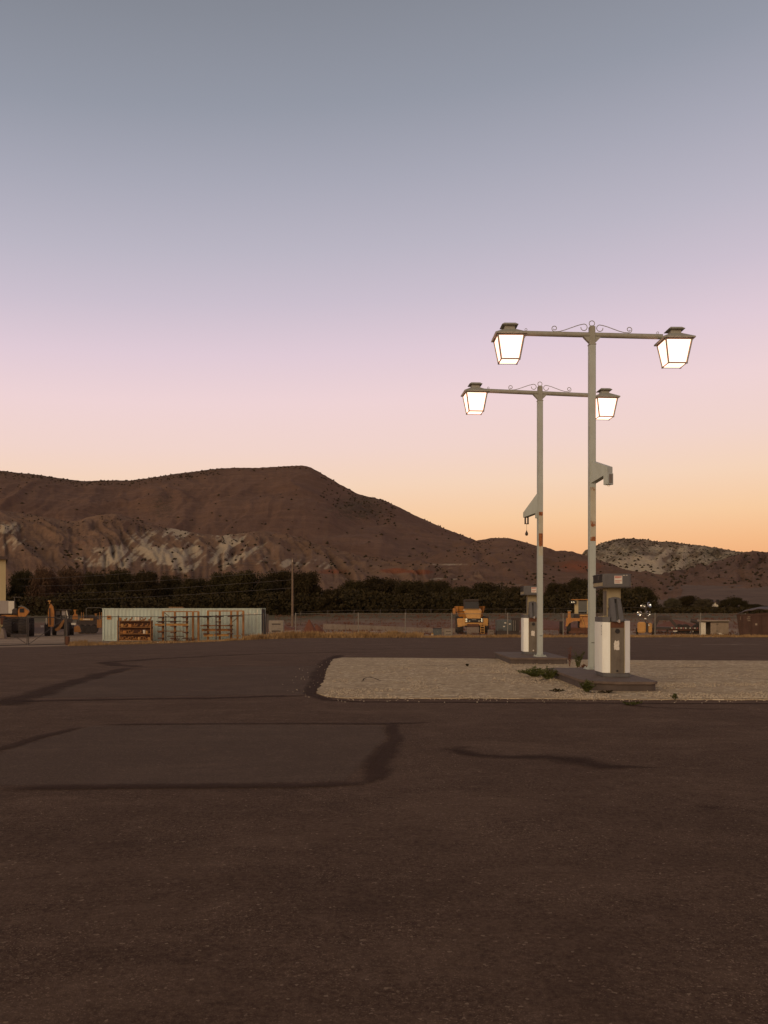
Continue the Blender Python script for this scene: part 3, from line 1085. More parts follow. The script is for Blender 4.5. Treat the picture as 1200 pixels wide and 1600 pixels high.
# ================================================================== TREES
def crown_mesh(name, seed, mat, nl=70, leaves=22000, flat=0.75, leaf=0.13, wispy=False):
    """crown of unit half-width and unit height: leaf-sized quads on many lobes"""
    rg = np.random.RandomState(seed)
    lobes = []
    for i in range(nl):
        a = rg.uniform(0, 2 * PI)
        h = rg.uniform(0.06, 0.93)
        prof = math.sqrt(max(0.0, 1 - h ** 2.2)) * (0.85 + 0.15 * min(1, h * 4))
        rad = prof * rg.uniform(0.35, 0.82)
        lobes.append((rad * math.cos(a), rad * math.sin(a), h, rg.uniform(0.16, 0.30)))
    L = np.array(lobes)
    idx = rg.randint(0, nl, leaves)
    dirs = rg.normal(size=(leaves, 3))
    dirs /= np.linalg.norm(dirs, axis=1)[:, None]
    rr = L[idx, 3] * rg.uniform(0.3, 1.08, leaves)
    c = L[idx, :3] + dirs * rr[:, None] * np.array([1, 1, 0.62])
    c[:, 2] = np.maximum(c[:, 2], 0.0)
    t1 = rg.normal(size=(leaves, 3)); t1 /= np.linalg.norm(t1, axis=1)[:, None]
    t2 = np.cross(t1, dirs + rg.normal(0, 0.5, (leaves, 3))); t2 /= (np.linalg.norm(t2, axis=1)[:, None] + 1e-6)
    s = rg.uniform(0.5, 1.2, leaves)[:, None] * leaf * 0.16
    q = np.stack([c - t1 * s - t2 * s * 0.6, c + t1 * s - t2 * s * 0.6, c + t1 * s * 0.7 + t2 * s * 0.6, c - t1 * s * 0.7 + t2 * s * 0.6], 1)
    f = np.arange(leaves * 4).reshape(-1, 4)
    return np_mesh(name, q.reshape(-1, 3), f, mat)


CROWN = {'dark': [crown_mesh('crown', 40 + i, M['leaf']) for i in range(5)],
         'brown': [crown_mesh('crown', 60 + i, M['leaf_brown']) for i in range(2)],
         'grey': [crown_mesh('crown', 70 + i, M['leaf_grey']) for i in range(2)]}


def trunk_mesh():
    b = MB()
    b.tube([(0, 0, -0.05), (0.02, 0, 0.15), (-0.01, 0.02, 0.4), (0.02, 0, 0.75)], [0.055, 0.045, 0.034, 0.012], 7)
    for k in range(7):
        a = k * 2.4
        z = 0.18 + 0.07 * k
        b.tube([(0, 0, z), (0.3 * math.cos(a), 0.3 * math.sin(a), z + 0.14), (0.58 * math.cos(a), 0.58 * math.sin(a), z + 0.3)], [0.024, 0.015, 0.005], 5)
    return b.mesh('trunk', M['bark'], True)
TRUNK = trunk_mesh()


def tree(name, label, px, wpx, top, Y, kind='dark', base=None, group='trees along the creek beyond the yard'):
    x = (px - 600) / FPX * Y
    zg = gzf(x, Y) if base is None else base
    ztop = EYE + (HOR - top) / FPX * Y
    H = ztop - zg
    W = wpx * 1.22 / FPX * Y / 2
    t = thing(name, label, 'tree', (x, Y, zg), random.uniform(0, 6.28), group)
    tr = link('trunk', TRUNK, None, t)
    tr.scale = (W, W, H)
    c = link('crown', random.choice(CROWN[kind]), None, t)
    c.location = (0, 0, H * 0.0)
    c.scale = (W * 0.98, W * 0.98, H * 0.93)
    return t


TREES = [
    (-30, 90, 882, 158, 'dark', 'dark leafy tree rising beside the cream building at the left edge'),
    (38, 62, 886, 166, 'dark', 'dark tree above the wheel loader, right of the cream building'),
    (72, 56, 890, 160, 'brown', 'brownish tree above the loader end of the yard, left of the other brown tree'),
    (112, 66, 884, 170, 'brown', 'large brownish tree with reddish twigs behind the backhoe'),
    (150, 52, 893, 158, 'dark', 'dark tree just above the left end of the container'),
    (188, 66, 890, 172, 'dark', 'dark tree above the left half of the container roof'),
    (228, 62, 887, 164, 'dark', 'tallest dark tree above the shelving unit on the container'),
    (268, 58, 893, 172, 'dark', 'dark tree above the pallet lying on the container roof'),
    (305, 66, 899, 160, 'dark', 'lower dark tree above the middle of the container'),
    (345, 62, 893, 170, 'dark', 'dark tree above the gap between container racks'),
    (388, 76, 889, 162, 'dark', 'round dark tree above the right end of the container'),
    (436, 84, 886.5, 172, 'dark', 'broad dark tree directly behind the utility pole'),
    (474, 74, 893, 158, 'dark', 'dome shaped dark tree right of the utility pole'),
    (517, 40, 919, 150, 'dark', 'small low dark tree in the dip between two big domes'),
    (552, 62, 908, 160, 'dark', 'dark tree at the left of the broad central clump'),
    (592, 86, 904.5, 170, 'dark', 'broad domed dark tree topping the central clump'),
    (640, 74, 907, 160, 'dark', 'dark tree right of the central dome, below the red soil'),
    (682, 70, 908, 172, 'dark', 'dark tree left of the yellow dump truck, under the pale track'),
    (716, 62, 913, 158, 'dark', 'dark tree rising directly behind the dump truck cab'),
    (762, 76, 908, 170, 'dark', 'rounded dark tree between dump truck and far pump'),
    (802, 56, 914, 160, 'dark', 'dark tree behind the head of the far pump'),
    (872, 56, 908, 166, 'dark', 'dark tree left of the near lamp post, above the grader cab'),
    (905, 56, 905, 172, 'dark', 'taller dark tree directly behind the near lamp post'),
    (962, 58, 911, 170, 'dark', 'dark tree behind the head of the near pump'),
    (1000, 58, 918, 162, 'dark', 'dark tree behind the portable floodlights'),
    (1050, 32, 932, 175, 'grey', 'small greyish tree behind the trailer gooseneck'),
    (1076, 48, 926, 185, 'dark', 'dark tree left of the far house gable, above the trailer deck'),
    (1100, 36, 936, 168, 'grey', 'greyish low tree just left of the house gable'),
    (1146, 50, 932, 180, 'dark', 'dark round tree right of the house gable, above the shed'),
    (1176, 40, 939, 190, 'dark', 'dark tree behind the left end of the rusty dumpster'),
    (1120, 40, 947, 160, 'grey', 'pale low bush like tree in front of the house gable'),
    (1040, 34, 944, 155, 'grey', 'low greyish tree right of the portable floodlights'),
    (1225, 70, 940, 185, 'dark', 'dark tree above the rusty dumpster at the right edge'),
]
for (px, w, top, Y, kind, lab) in TREES:
    tree('cottonwood_tree', lab, px, w * random.uniform(0.92, 1.12), top + random.uniform(-5, 5), Y, kind)


# low undergrowth closing the foot of the tree belt
def undergrowth():
    rg = np.random.RandomState(5)
    n = 42000
    px = rg.uniform(-150, 1350, n)
    Y = rg.uniform(146, 176, n)
    x = (px - 600) / FPX * Y
    h = np.array([3.6 + 1.6 * noise.noise(Vector((q * 0.09, 0, 2))) for q in x]) * np.where((px > 1012), 0.22, 1.0)
    z = gz(x, Y) + rg.uniform(0, 1, n) ** 1.3 * h
    c = np.stack([x, Y, z], -1)
    t1 = rg.normal(size=(n, 3)); t1 /= np.linalg.norm(t1, axis=1)[:, None]
    t2 = np.cross(t1, rg.normal(size=(n, 3))); t2 /= np.linalg.norm(t2, axis=1)[:, None]
    s = rg.uniform(0.12, 0.26, n)[:, None]
    q = np.stack([c - t1 * s - t2 * s * 0.6, c + t1 * s - t2 * s * 0.6, c + t1 * s + t2 * s * 0.6, c - t1 * s + t2 * s * 0.6], 1)
    o = link('undergrowth', np_mesh('undergrowth', q.reshape(-1, 3), np.arange(n * 4).reshape(-1, 4), M['leaf']))
    o['label'] = 'low dark undergrowth along the foot of the tree belt'
    o['category'] = 'undergrowth'
    tagk(o, 'stuff')
undergrowth()

# ================================================================== PUMP ISLANDS
IZ = 0.19
def island(label, x0, x1, y0, y1, rf):
    cx, cy = (x0 + x1) / 2, (y0 + y1) / 2
    t = thing('pump_island', label, 'pump island', (cx, cy, PADZ), 0, 'pump islands')
    hx, hy = (x1 - x0) / 2, (y1 - y0) / 2

    def outline(e, r):
        pts = []
        for (sx, sy, a0, rr) in ((-1, -1, 180, r * 1.5), (1, -1, 270, r * 0.35), (1, 1, 0, r), (-1, 1, 90, r * 0.5)):
            ccx, ccy = sx * (hx + e - rr), sy * (hy + e - rr)
            for k in range(7):
                a = R(a0 + 90 * k / 6)
                pts.append((ccx + rr * math.cos(a), ccy + rr * math.sin(a)))
        return pts
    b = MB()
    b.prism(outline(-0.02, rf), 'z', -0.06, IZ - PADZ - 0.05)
    b.build('kerb_body', M['kerb_face_shade'], t)
    b = MB()
    b.prism(outline(0.012, rf), 'z', IZ - PADZ - 0.05, IZ - PADZ, 0.012)
    b.build('top_slab', M['island'], t, True)
    return t
island('low dark concrete island under the near pump, rounded at its front corner', 3.85, 5.2, 16.75, 20.85, 0.42)
island('low dark concrete island under the far pump and far lamp post', 3.58, 5.23, 25.1, 28.7, 0.16)


# ================================================================== FUEL PUMPS
def fuel_pump(label, loc, rz, near):
    t = thing('fuel_pump', label, 'fuel pump', loc, rz, 'old fuel pumps')
    HW, EP = 0.285, 0.142           # half width over the side panels, half width of the end panel
    SY, CY = 0.33, 0.425            # side face half length, chamfer end
    b = MB()
    b.prism([(-HW + .015, -SY), (-EP, -CY - 0.02), (EP + .11, -CY - 0.02), (HW - .012, -SY - .06), (HW - .012, SY), (EP, CY + .02), (-EP, CY + .02), (-HW + .015, SY)], 'z', 0.0, 0.075, 0.012)
    b.build('base_plate', M['pump_grey'], t, True)
    b = MB()
    b.span((-EP - 0.03, -CY + 0.02, 0.075), (EP + 0.03, CY - 0.02, 1.12))
    b.build('core', M['black'], t)
    for s in (-1, 1):
        out = [(s * EP, -CY), (s * (HW - 0.004), -SY), (s * HW, -SY + 0.02), (s * HW, SY - 0.02), (s * (HW - 0.004), SY), (s * EP, CY), (s * (EP + 0.01), CY - 0.03), (s * (EP + 0.01), -CY + 0.03)]
        b = MB()
        b.prism(out, 'z', 0.082, 1.112 if s < 0 else 1.14, 0.006)
        sp = b.build('side_panel', M['white_panel'], t, True)
        if s < 0:
            d_ = MB()                                     # column of small dark marks printed near the front edge
            for k, (h, w) in enumerate(((0.05, 0.03), (0.03, 0.022), (0.05, 0.02), (0.025, 0.03))):
                z = 1.03 - k * 0.055
                d_.span((-HW - 0.002, -SY + 0.05, z - h / 2), (-HW + 0.002, -SY + 0.05 + w, z + h / 2))
            d_.build('printed_marks', M['pump_grey'], sp)
    b = MB()
    b.span((-EP + 0.006, -CY + 0.012, 0.076), (EP - 0.006, -CY + 0.03, 1.125), 0.004)
    ep = b.build('end_panel', M['end_steel'], t)
    for s in (-1, 1):
        b = MB()
        b.span((s * EP - 0.006, -CY - 0.004, 0.08), (s * EP + 0.006, -CY + 0.02, 1.115))
        b.build('trim_strip', M['pump_tan'], ep)
    b = MB()
    # ragged scrap of a torn label
    rg = random.Random(3 if near else 8)
    n = 22
    pts = []
    for k in range(n):
        a = 2 * PI * k / n
        sq = max(abs(math.cos(a)), abs(math.sin(a)))
        w = 0.055 / sq * rg.uniform(0.82, 1.1)
        pts.append((-0.012 + math.cos(a) * w, 0.645 + math.sin(a) * w * (1.75 if near else 1.5)))
    b.prism(pts, 'y', -CY + 0.0085, -CY + 0.0115)
    b.build('torn_label', M['paper'], ep)
    b = MB()
    b.cyl((0.0, -CY + 0.014, 0.125), (0.0, -CY + 0.004, 0.125), 0.022, n=14)
    b.build('lock_hole', M['black'] if near else M['paper'], ep)
    b = MB()
    b.cyl((0.005, -CY + 0.014, 0.93), (0.005, -CY - 0.006, 0.93), 0.05, 0.046, n=16)
    b.build('nozzle_cup', M['black'], ep)
    b = MB()
    b.span((-EP + 0.01, -CY + 0.004, 1.0), (EP - 0.01, -CY + 0.02, 1.115))
    b.build('hose_recess', M['rust'], ep)
    b = MB()
    b.span((-EP, CY - 0.03, 0.076), (EP, CY - 0.01, 1.12), 0.004)
    b.build('end_panel', M['end_steel'], t)
    # shoulder caps over the two side panels
    for s in (-1, 1):
        b = MB()
        zt = 1.215 if s < 0 else 1.165
        b.prism([(s * (EP - 0.0), -CY + 0.012), (s * (HW - 0.008), -SY + 0.002), (s * (HW - 0.008), SY), (s * EP, CY)], 'z', 1.113 if s < 0 else 1.141, zt, 0.006)
        cp = b.build('shoulder_cap', M['pump_grey'], t)
        if s < 0:
            b = MB()
            b.span((-HW + 0.05, -0.1, 1.2152), (-EP - 0.02, 0.2, 1.232), 0.004)
            b.build('cap_plate', M['pump_tan'], cp)
    # column
    b = MB()
    b.span((-0.14, -0.16, 1.10), (0.14, 0.20, 1.83), 0.006)
    col = b.build('column', M['pump_tan'], t)
    b = MB()
    b.span((-0.146, -0.10, 1.25), (-0.139, 0.16, 1.75))
    b.build('column_side', M['end_steel'], col)
    # nozzle boot leaning out of the column
    b = MB()
    y0t, y0b = -0.26, -0.475
    prof = [(-0.13, 1.60), (-0.10, 1.625), (0.085, 1.625), (0.115, 1.60)]
    b.hexa([(-0.128, y0b, 1.125), (-0.022, y0b, 1.115), (-0.022, -0.15, 1.115), (-0.128, -0.15, 1.125),
            (-0.118, y0t, 1.600), (-0.022, y0t, 1.625), (-0.022, -0.15, 1.625), (-0.118, -0.15, 1.600)], 0.010)
    b.hexa([(0.022, y0b, 1.115), (0.128, y0b, 1.140), (0.128, -0.15, 1.140), (0.022, -0.15, 1.115),
            (0.022, y0t, 1.625), (0.108, y0t, 1.600), (0.108, -0.15, 1.600), (0.022, -0.15, 1.625)], 0.010)
    b.hexa([(-0.024, y0b + 0.06, 1.13), (0.024, y0b + 0.06, 1.13), (0.024, -0.16, 1.13), (-0.024, -0.16, 1.13),
            (-0.024, y0t + 0.06, 1.58), (0.024, y0t + 0.06, 1.58), (0.024, -0.16, 1.58), (-0.024, -0.16, 1.58)])
    b.hexa([(-0.024, y0t - 0.01, 1.585), (0.024, y0t - 0.01, 1.585), (0.024, -0.16, 1.585), (-0.024, -0.16, 1.585),
            (-0.024, y0t + 0.002, 1.622), (0.024, y0t + 0.002, 1.622), (0.024, -0.16, 1.622), (-0.024, -0.16, 1.622)])
    bt = b.build('nozzle_boot', M['pump_grey'], t, True)
    b = MB()
    b.span((-0.02, y0t + 0.015, 1.50), (0.02, y0t + 0.05, 1.583))
    b.build('slot', M['black'], bt)
    b = MB()
    b.span((0.0, y0b - 0.012, 1.10), (0.042, y0b + 0.03, 1.165), 0.006)
    b.cyl((-0.03, y0b - 0.005, 1.14), (0.0, y0b - 0.005, 1.12), 0.012, n=8)
    b.build('latch', M['steel'], bt)
    b = MB()
    b.lathe([(0.028, -0.146), (0.036, -0.138), (0.030, -0.127)], (0, -0.20, 1.42), 14, 'x')
    b.build('key_switch', M['pump_tan'], bt)
    # head
    H0, H1, HX, HY = 1.815, 2.095, 0.292, 0.43
    b = MB()
    ch = 0.05
    b.prism([(-HX, -HY + ch), (-HX + ch, -HY), (HX - ch, -HY), (HX, -HY + ch), (HX, HY), (-HX, HY)], 'z', H0, H1, 0.014)
    hd = b.build('head', M['pump_grey'], t, True)
    for s in (-1, 1):
        xo = s * (HX + 0.001)
        b = MB()
        b.span((s * (HX - 0.01), -HY + 0.075, H0 + 0.125), (s * (HX + 0.005), HY - 0.03, H1 - 0.035))
        w = b.build('display_window', M['dark_glass'], hd)
        b = MB()
        y_, z_ = -0.06, H0 + 0.205
        for k in (-1, 0, 1):
            b.span((s * (HX + 0.0045), y_ - (0.05 if k == 1 else 0.02), z_ + k * 0.03 - 0.008), (s * (HX + 0.007), y_ + 0.03, z_ + k * 0.03 + 0.008))
        b.span((s * (HX + 0.0045), y_ - 0.005, z_ - 0.04), (s * (HX + 0.0068), y_ + 0.014, z_ + 0.04))
        b.build('display_digits', M['galv'], w)
        b = MB()
        b.span((s * (HX - 0.012), -HY + 0.06, H0 + 0.03), (s * (HX + 0.003), HY - 0.04, H0 + 0.105))
        b.build('brass_strip', M['pump_tan'], hd)
        b = MB()
        b.span((s * (HX - 0.01), -HY + 0.06, H1 - 0.032), (s * (HX + 0.012), HY - 0.01, H1 - 0.012))
        b.span((s * (HX - 0.01), -HY + 0.06, H0 + 0.107), (s * (HX + 0.012), HY - 0.01, H0 + 0.122))
        b.build('window_frame', M['black'], hd)
    b = MB()
    b.span((-0.065, -HY - 0.003, H0 + 0.075), (0.095, -HY + 0.004, H0 + 0.235))
    st = b.build('notice', M['paper'], hd)
    b = MB()
    rg = random.Random(5)
    for k, (z0, h) in enumerate(((0.222, 0.012), (0.203, 0.014), (0.19, 0.006), (0.135, 0.012), (0.122, 0.005), (0.098, 0.01))):
        xr = 0.082 if k in (0, 1, 3) else rg.uniform(0.0, 0.06)
        b.span((-0.055, -HY - 0.0045, H0 + z0 - h / 2), (xr, -HY - 0.002, H0 + z0 + h / 2))
    b.build('notice_lettering', M['red_ink'], st)
    b = MB()
    b.span((0.11, -HY - 0.0025, H1 - 0.04), (0.15, -HY + 0.004, H1 - 0.03))
    b.span((0.17, -HY - 0.0025, H1 - 0.04), (0.2, -HY + 0.004, H1 - 0.03))
    b.build('small_label', M['paper'], hd)
    return t
fuel_pump('near white and grey fuel pump in front of the taller looking lamp post', (4.72, 18.32, IZ), R(0), True)
fuel_pump('far white and grey fuel pump half hidden behind its lamp post', (4.56, 27.35, IZ), R(-2), False)


# ================================================================== LAMP POSTS
STRIP_NEAR = strip_mat('strip_near', [(0.0, 0.62), (0.07, 0.62), (0.10, 0.06), (0.22, 0.12), (0.29, 0.56), (0.36, 0.48), (0.42, 0.08), (0.9, 0.05), (0.95, 0.45), (1.0, 0.52)])
STRIP_FAR = strip_mat('strip_far', [(0.0, 0.12), (0.14, 0.22), (0.24, 0.55), (0.34, 0.6), (0.45, 0.75), (0.50, 0.6), (0.54, 0.02), (0.80, 0.03), (0.90, 0.2), (0.93, 0.7), (1.0, 0.8)])


def spiral(c, r0, r1, a0, a1, n=16):
    return [(c[0] + (r0 + (r1 - r0) * k / n) * math.cos(R(a0 + (a1 - a0) * k / n)), 0.0, c[1] + (r0 + (r1 - r0) * k / n) * math.sin(R(a0 + (a1 - a0) * k / n))) for k in range(n + 1)]


def lantern(parent, x, z0, yaw):
    """square lantern hung under the arm end; z0 is its eave height"""
    b = MB()
    e, r1 = 0.362, 0.122
    def ring(h, z):
        return [(-h, -h, z), (h, -h, z), (h, h, z), (-h, h, z)]
    b.hexa(ring(e, 0.012) + ring(r1, 0.150))
    b.hexa(ring(e, -0.018) + ring(e, 0.012))
    b.hexa(ring(0.117, 0.142) + ring(0.115, 0.245))
    root = b.build('lantern', M['lamp_metal'], parent, False, (x, 0, z0), (0, 0, yaw))
    b = MB()
    b.hexa(ring(0.18, 0.228) + ring(0.19, 0.238))
    b.hexa(ring(0.19, 0.238) + ring(0.128, 0.288))
    b.build('cap', M['lamp_metal'], root)
    b = MB()
    b.tube([(0.145, -0.18, 0.105), (0.135, -0.215, 0.098)], 0.012, 6)
    b.build('screw', M['lamp_metal'], root)
    tp, bt, zt, zb = 0.300, 0.208, -0.030, -0.555
    for (sx, sy) in ((-1, -1), (1, -1), (1, 1), (-1, 1)):
        b = MB()
        b.tube([(sx * tp, sy * tp, zt + 0.012), (sx * bt, sy * bt, zb)], 0.022, 4)
        b.box((sx * bt, sy * bt, zb - 0.004), (0.04, 0.04, 0.03))
        b.build('corner_bar', M['lamp_metal'], root)
    for k in range(4):
        q = Matrix.Rotation(k * PI / 2, 3, 'Z')
        b = MB()
        b.tube([q @ Vector((-bt, -bt, zb)), q @ Vector((bt, -bt, zb))], 0.018, 4)
        b.build('bottom_bar', M['lamp_metal'], root)
        b = MB()
        b.tube([q @ Vector((-tp, -tp, zt)), q @ Vector((tp, -tp, zt))], 0.02, 4)
        b.build('top_bar', M['lamp_metal'], root)
        g = 0.008
        a1, a2 = tp - 0.012, bt - 0.008
        o1 = 0.006
        b = MB()
        pts = [(-a2, -bt + o1, zb + g), (a2, -bt + o1, zb + g), (a2, -bt + o1 + 0.006, zb + g), (-a2, -bt + o1 + 0.006, zb + g),
               (-a1, -tp + o1, zt), (a1, -tp + o1, zt), (a1, -tp + o1 + 0.006, zt), (-a1, -tp + o1 + 0.006, zt)]
        b.hexa([q @ Vector(p) for p in pts])
        b.build('glass_pane', M['pane'], root)
    b = MB()
    b.span((-bt + 0.01, -bt + 0.01, zb - 0.003), (bt - 0.01, bt - 0.01, zb + 0.003))
    b.build('glass_pane', M['pane'], root)
    return root


def lamp_post(label, loc, rz, slope, near):
    t = thing('lamp_post', label, 'lamp post', loc, rz, 'twin lantern lamp posts')
    w = 0.076
    AZ = 7.68
    b = MB()
    b.span((-0.16, -0.16, 0.0), (0.16, 0.16, 0.022), 0.004)
    for k in range(4):
        q = Matrix.Rotation(k * PI / 2, 3, 'Z')
        b.hexa([q @ Vector(p) for p in ((-0.012, -0.15, 0.02), (0.012, -0.15, 0.02), (0.012, -w + .004, 0.02), (-0.012, -w + .004, 0.02),
                                        (-0.012, -0.10, 0.06), (0.012, -0.10, 0.06), (0.012, -w + .004, 0.13), (-0.012, -w + .004, 0.13))])
        b.cyl(q @ Vector((0.125, 0.125, 0.02)), q @ Vector((0.125, 0.125, 0.055)), 0.018, n=6)
    b.build('foot_plate', M['pole'], t)
    b = MB()
    b.span((-w, -w, 0.02), (w, w, 7.46), 0.012)
    pole = b.build('pole', M['pole'], t, True)
    b = MB()
    b.span((-0.03, -w - 0.004, 0.60), (0.055, -w + 0.01, 0.615))
    b.build('access_cover_edge', M['black'], pole)
    b = MB()
    b.span((-w - 0.008, -w - 0.008, 7.44), (w + 0.008, w + 0.008, 7.47), 0.006)
    b.span((-0.066, -0.066, 7.46), (0.066, 0.066, 7.87), 0.008)
    b.lathe([(0.06, 7.865), (0.052, 7.885), (0.03, 7.895)], n=12)
    b.build('top_sleeve', M['lamp_metal'], t, True)
    # cross arm, sagging a little to one side
    HS = 1.91
    dz = math.tan(slope)
    b = MB()
    b.cyl((-HS + 0.28, 0, AZ + (HS - 0.28) * dz), (HS - 0.28, 0, AZ - (HS - 0.28) * dz), 0.06, n=18)
    arm = b.build('cross_arm', M['lamp_metal'], t, True)
    for s in (-1, 1):
        b = MB()
        b.prism([(s * 0.066, 7.49), (s * 0.066, 7.63), (s * 0.20, 7.63), (s * 0.20, 7.625)], 'y', -0.05, 0.05)
        b.build('gusset', M['lamp_metal'], t)
        # ornamental scroll bars
        z = AZ + 0.06 - s * 0.5 * dz
        pth = spiral((s * 0.86, z + 0.075), 0.02, 0.072, 90 - s * 430, 270 if s > 0 else 270, 28) if False else []
        pts = []
        cx, cz, r = 0.86, 0.078, 0.072
        for k in range(27):                              # outer curl, winding in
            q = 1 - k / 26.0
            a = R(270) + q * R(430)
            rr = r * (1 - 0.62 * q)
            pts.append((cx + rr * math.cos(a), cz + rr * math.sin(a)))
        pts += [(0.74, 0.012), (0.62, 0.045), (0.48, 0.095), (0.34, 0.145), (0.25, 0.170)]
        cx2, cz2, r2 = 0.185, 0.105, 0.078
        for k in range(22):                              # inner curl by the sleeve
            q = k / 21.0
            a = R(95) + q * R(270)
            pts.append((cx2 - 0.0 + r2 * (1 - 0.12 * q) * math.cos(a), cz2 + r2 * (1 - 0.12 * q) * math.sin(a)))
        b = MB()
        b.tube([(s * p[0], 0.0, z + p[1] - s * 0.0) for p in pts], 0.009, 6)
        b.build('scroll', M['lamp_metal'], t, True)
        b = MB()
        zr = AZ + 0.06 - s * 1.52 * dz
        b.tube([(s * 1.52 + 0.026 * math.cos(2 * PI * k / 14), 0, zr + 0.026 + 0.026 * math.sin(2 * PI * k / 14)) for k in range(15)], 0.006, 5)
        b.build('eye_ring', M['lamp_metal'], arm)
        lantern(t, s * HS, 7.59 - s * HS * dz, 0)
    b = MB()
    b.tube([(0.062 * math.cos(R(-60 + 300 * k / 18)), 0, 7.945 + 0.062 * math.sin(R(-60 + 300 * k / 18))) for k in range(19)], 0.009, 6)
    b.build('scroll', M['lamp_metal'], t, True)
    # rusting white strip on the front of the pole
    b = MB()
    if near:
        za, zb = 3.13 - IZ, 4.36 - IZ
    else:
        za, zb = 3.13 - IZ, 4.40 - IZ
    b.span((-0.052, -w - 0.006, za), (0.064, -w + 0.004, zb))
    b.build('rusted_strip', STRIP_NEAR if near else STRIP_FAR, t)
    # hose bracket
    zo = -IZ
    if near:
        dv, L = Vector((0.5, -0.866, 0)), 0.57
        zt0, zb0, zt1, zb1 = 4.99 + zo, 4.43 + zo, 4.765 + zo, 4.615 + zo
    else:
        dv, L = Vector((-0.5, 0.866, 0)), 0.63
        zt0, zb0, zt1, zb1 = 5.0 + zo, 4.40 + zo, 4.44 + zo, 4.29 + zo
    nv = Vector((-dv.y, dv.x, 0)) * 0.08
    a0 = Vector((0, 0, 0)) - dv * 0.02
    a1 = dv * L
    def V3(p, z):
        return Vector((p.x, p.y, z))
    b = MB()
    b.hexa([V3(a0 - nv, zb0), V3(a1 - nv, zb1), V3(a1 + nv, zb1), V3(a0 + nv, zb0), V3(a0 - nv, zt0), V3(a1 - nv, zt1), V3(a1 + nv, zt1), V3(a0 + nv, zt0)], 0.004)
    br = b.build('hose_bracket', M['pole'], t)
    rot = Matrix.Rotation(math.atan2(dv.y, dv.x), 3, 'Z')
    if near:
        b = MB()
        b.box(V3(dv * (L - 0.055), zb1 - 0.125), (0.15, 0.165, 0.255), 0.006, rot)
        pb = b.build('pulley_box', M['pole'], br)
        b = MB()
        b.box(V3(dv * (L + 0.0215), zb1 - 0.12), (0.006, 0.10, 0.20), 0, rot)
        b.build('cover_plate', M['galv'], pb)
        b = MB()
        b.cyl(V3(dv * (L - 0.05), zb1 - 0.25), V3(dv * (L - 0.05), zb1 - 0.29), 0.02, n=8)
        b.build('cable_guide', M['steel'], pb)
    else:
        c = dv * (L - 0.07)
        b = MB()
        for s in (-1, 1):
            b.box(V3(c + dv * 0.0 + nv.normalized() * 0.055 * s, zb1 - 0.08), (0.05, 0.02, 0.21), 0, rot)
        b.box(V3(c, zb1 - 0.185), (0.06, 0.13, 0.02), 0, rot)
        b.build('pulley_frame', M['dark_steel'], br)
        b = MB()
        b.cyl(V3(c, zb1 - 0.19), V3(c, zb1 - 0.42), 0.004, n=5)
        b.build('cable', M['dark_steel'], br)
        b = MB()
        b.lathe([(0.006, -0.37), (0.018, -0.41), (0.042, -0.46), (0.048, -0.49), (0.036, -0.525), (0.012, -0.54)], V3(c, zb1), 12)
        b.build('counterweight', M['dark_steel'], br, True)
        b = MB()
        b.span((-w - 0.06, -0.03, 4.22 + zo), (-w + 0.004, 0.03, 4.42 + zo), 0.004)
        b.build('lug', M['pole'], t)
    return t
lamp_post('near grey twin lantern lamp post behind the near pump', (4.78, 20.35, IZ), R(1.0), R(1.1), True)
lamp_post('far grey twin lantern lamp post in front of the far pump', (4.545, 25.8, IZ), R(4.0), R(1.5), False)


# ================================================================== WEEDS ON THE PAD
def weed(label, x, y, z, h, w, n, seed, mat='weed', tall=False, group='weeds growing on the pad', name='weed', cat='weed'):
    rg = random.Random(seed)
    t = thing(name, label, cat, (x, y, z), 0, group)
    b = MB()
    V, F = [], []
    ns = max(4, n // 14)
    stems = []
    for k in range(ns):
        a = rg.uniform(0, 6.28)
        d_ = w * (rg.random() ** 0.6)
        tip = Vector((d_ * math.cos(a), d_ * math.sin(a) * 0.7, h * rg.uniform(0.45, 1.0) * (1 if tall else (1.1 - 0.5 * d_ / w))))
        root = tip * 0.18
        root.z = 0
        mid = root.lerp(tip, 0.5) + Vector((0, 0, h * 0.1))
        b.tube([root, mid, tip], [0.006, 0.005, 0.002], 4)
        stems.append((root, mid, tip))
    b.build('stems', M[mat], t)
    for k in range(n):
        r_, m_, p_ = rg.choice(stems)
        q = rg.uniform(0.15, 1.0)
        base = r_.lerp(m_, q * 2) if q < 0.5 else m_.lerp(p_, q * 2 - 1)
        a = rg.uniform(0, 6.28)
        up = rg.uniform(0.0, 0.9)
        ln = rg.uniform(0.025, 0.065) * (1.0 if h > 0.2 else 0.8)
        dr = Vector((math.cos(a), math.sin(a), up)).normalized()
        sd = dr.cross(Vector((rg.uniform(-1, 1), rg.uniform(-1, 1), 1))).normalized() * ln * 0.28
        i = len(V)
        V += [base, base + dr * ln * 0.5 + sd, base + dr * ln, base + dr * ln * 0.5 - sd]
        F.append((i, i + 1, i + 2, i + 3))
    me = np_mesh('leaves', np.array([tuple(v) for v in V]), np.array(F), M[mat])
    link('leaves', me, None, t)
    return t


def wp(px, py):
    g = G(px, py, PADZ)
    return g.x, g.y, PADZ


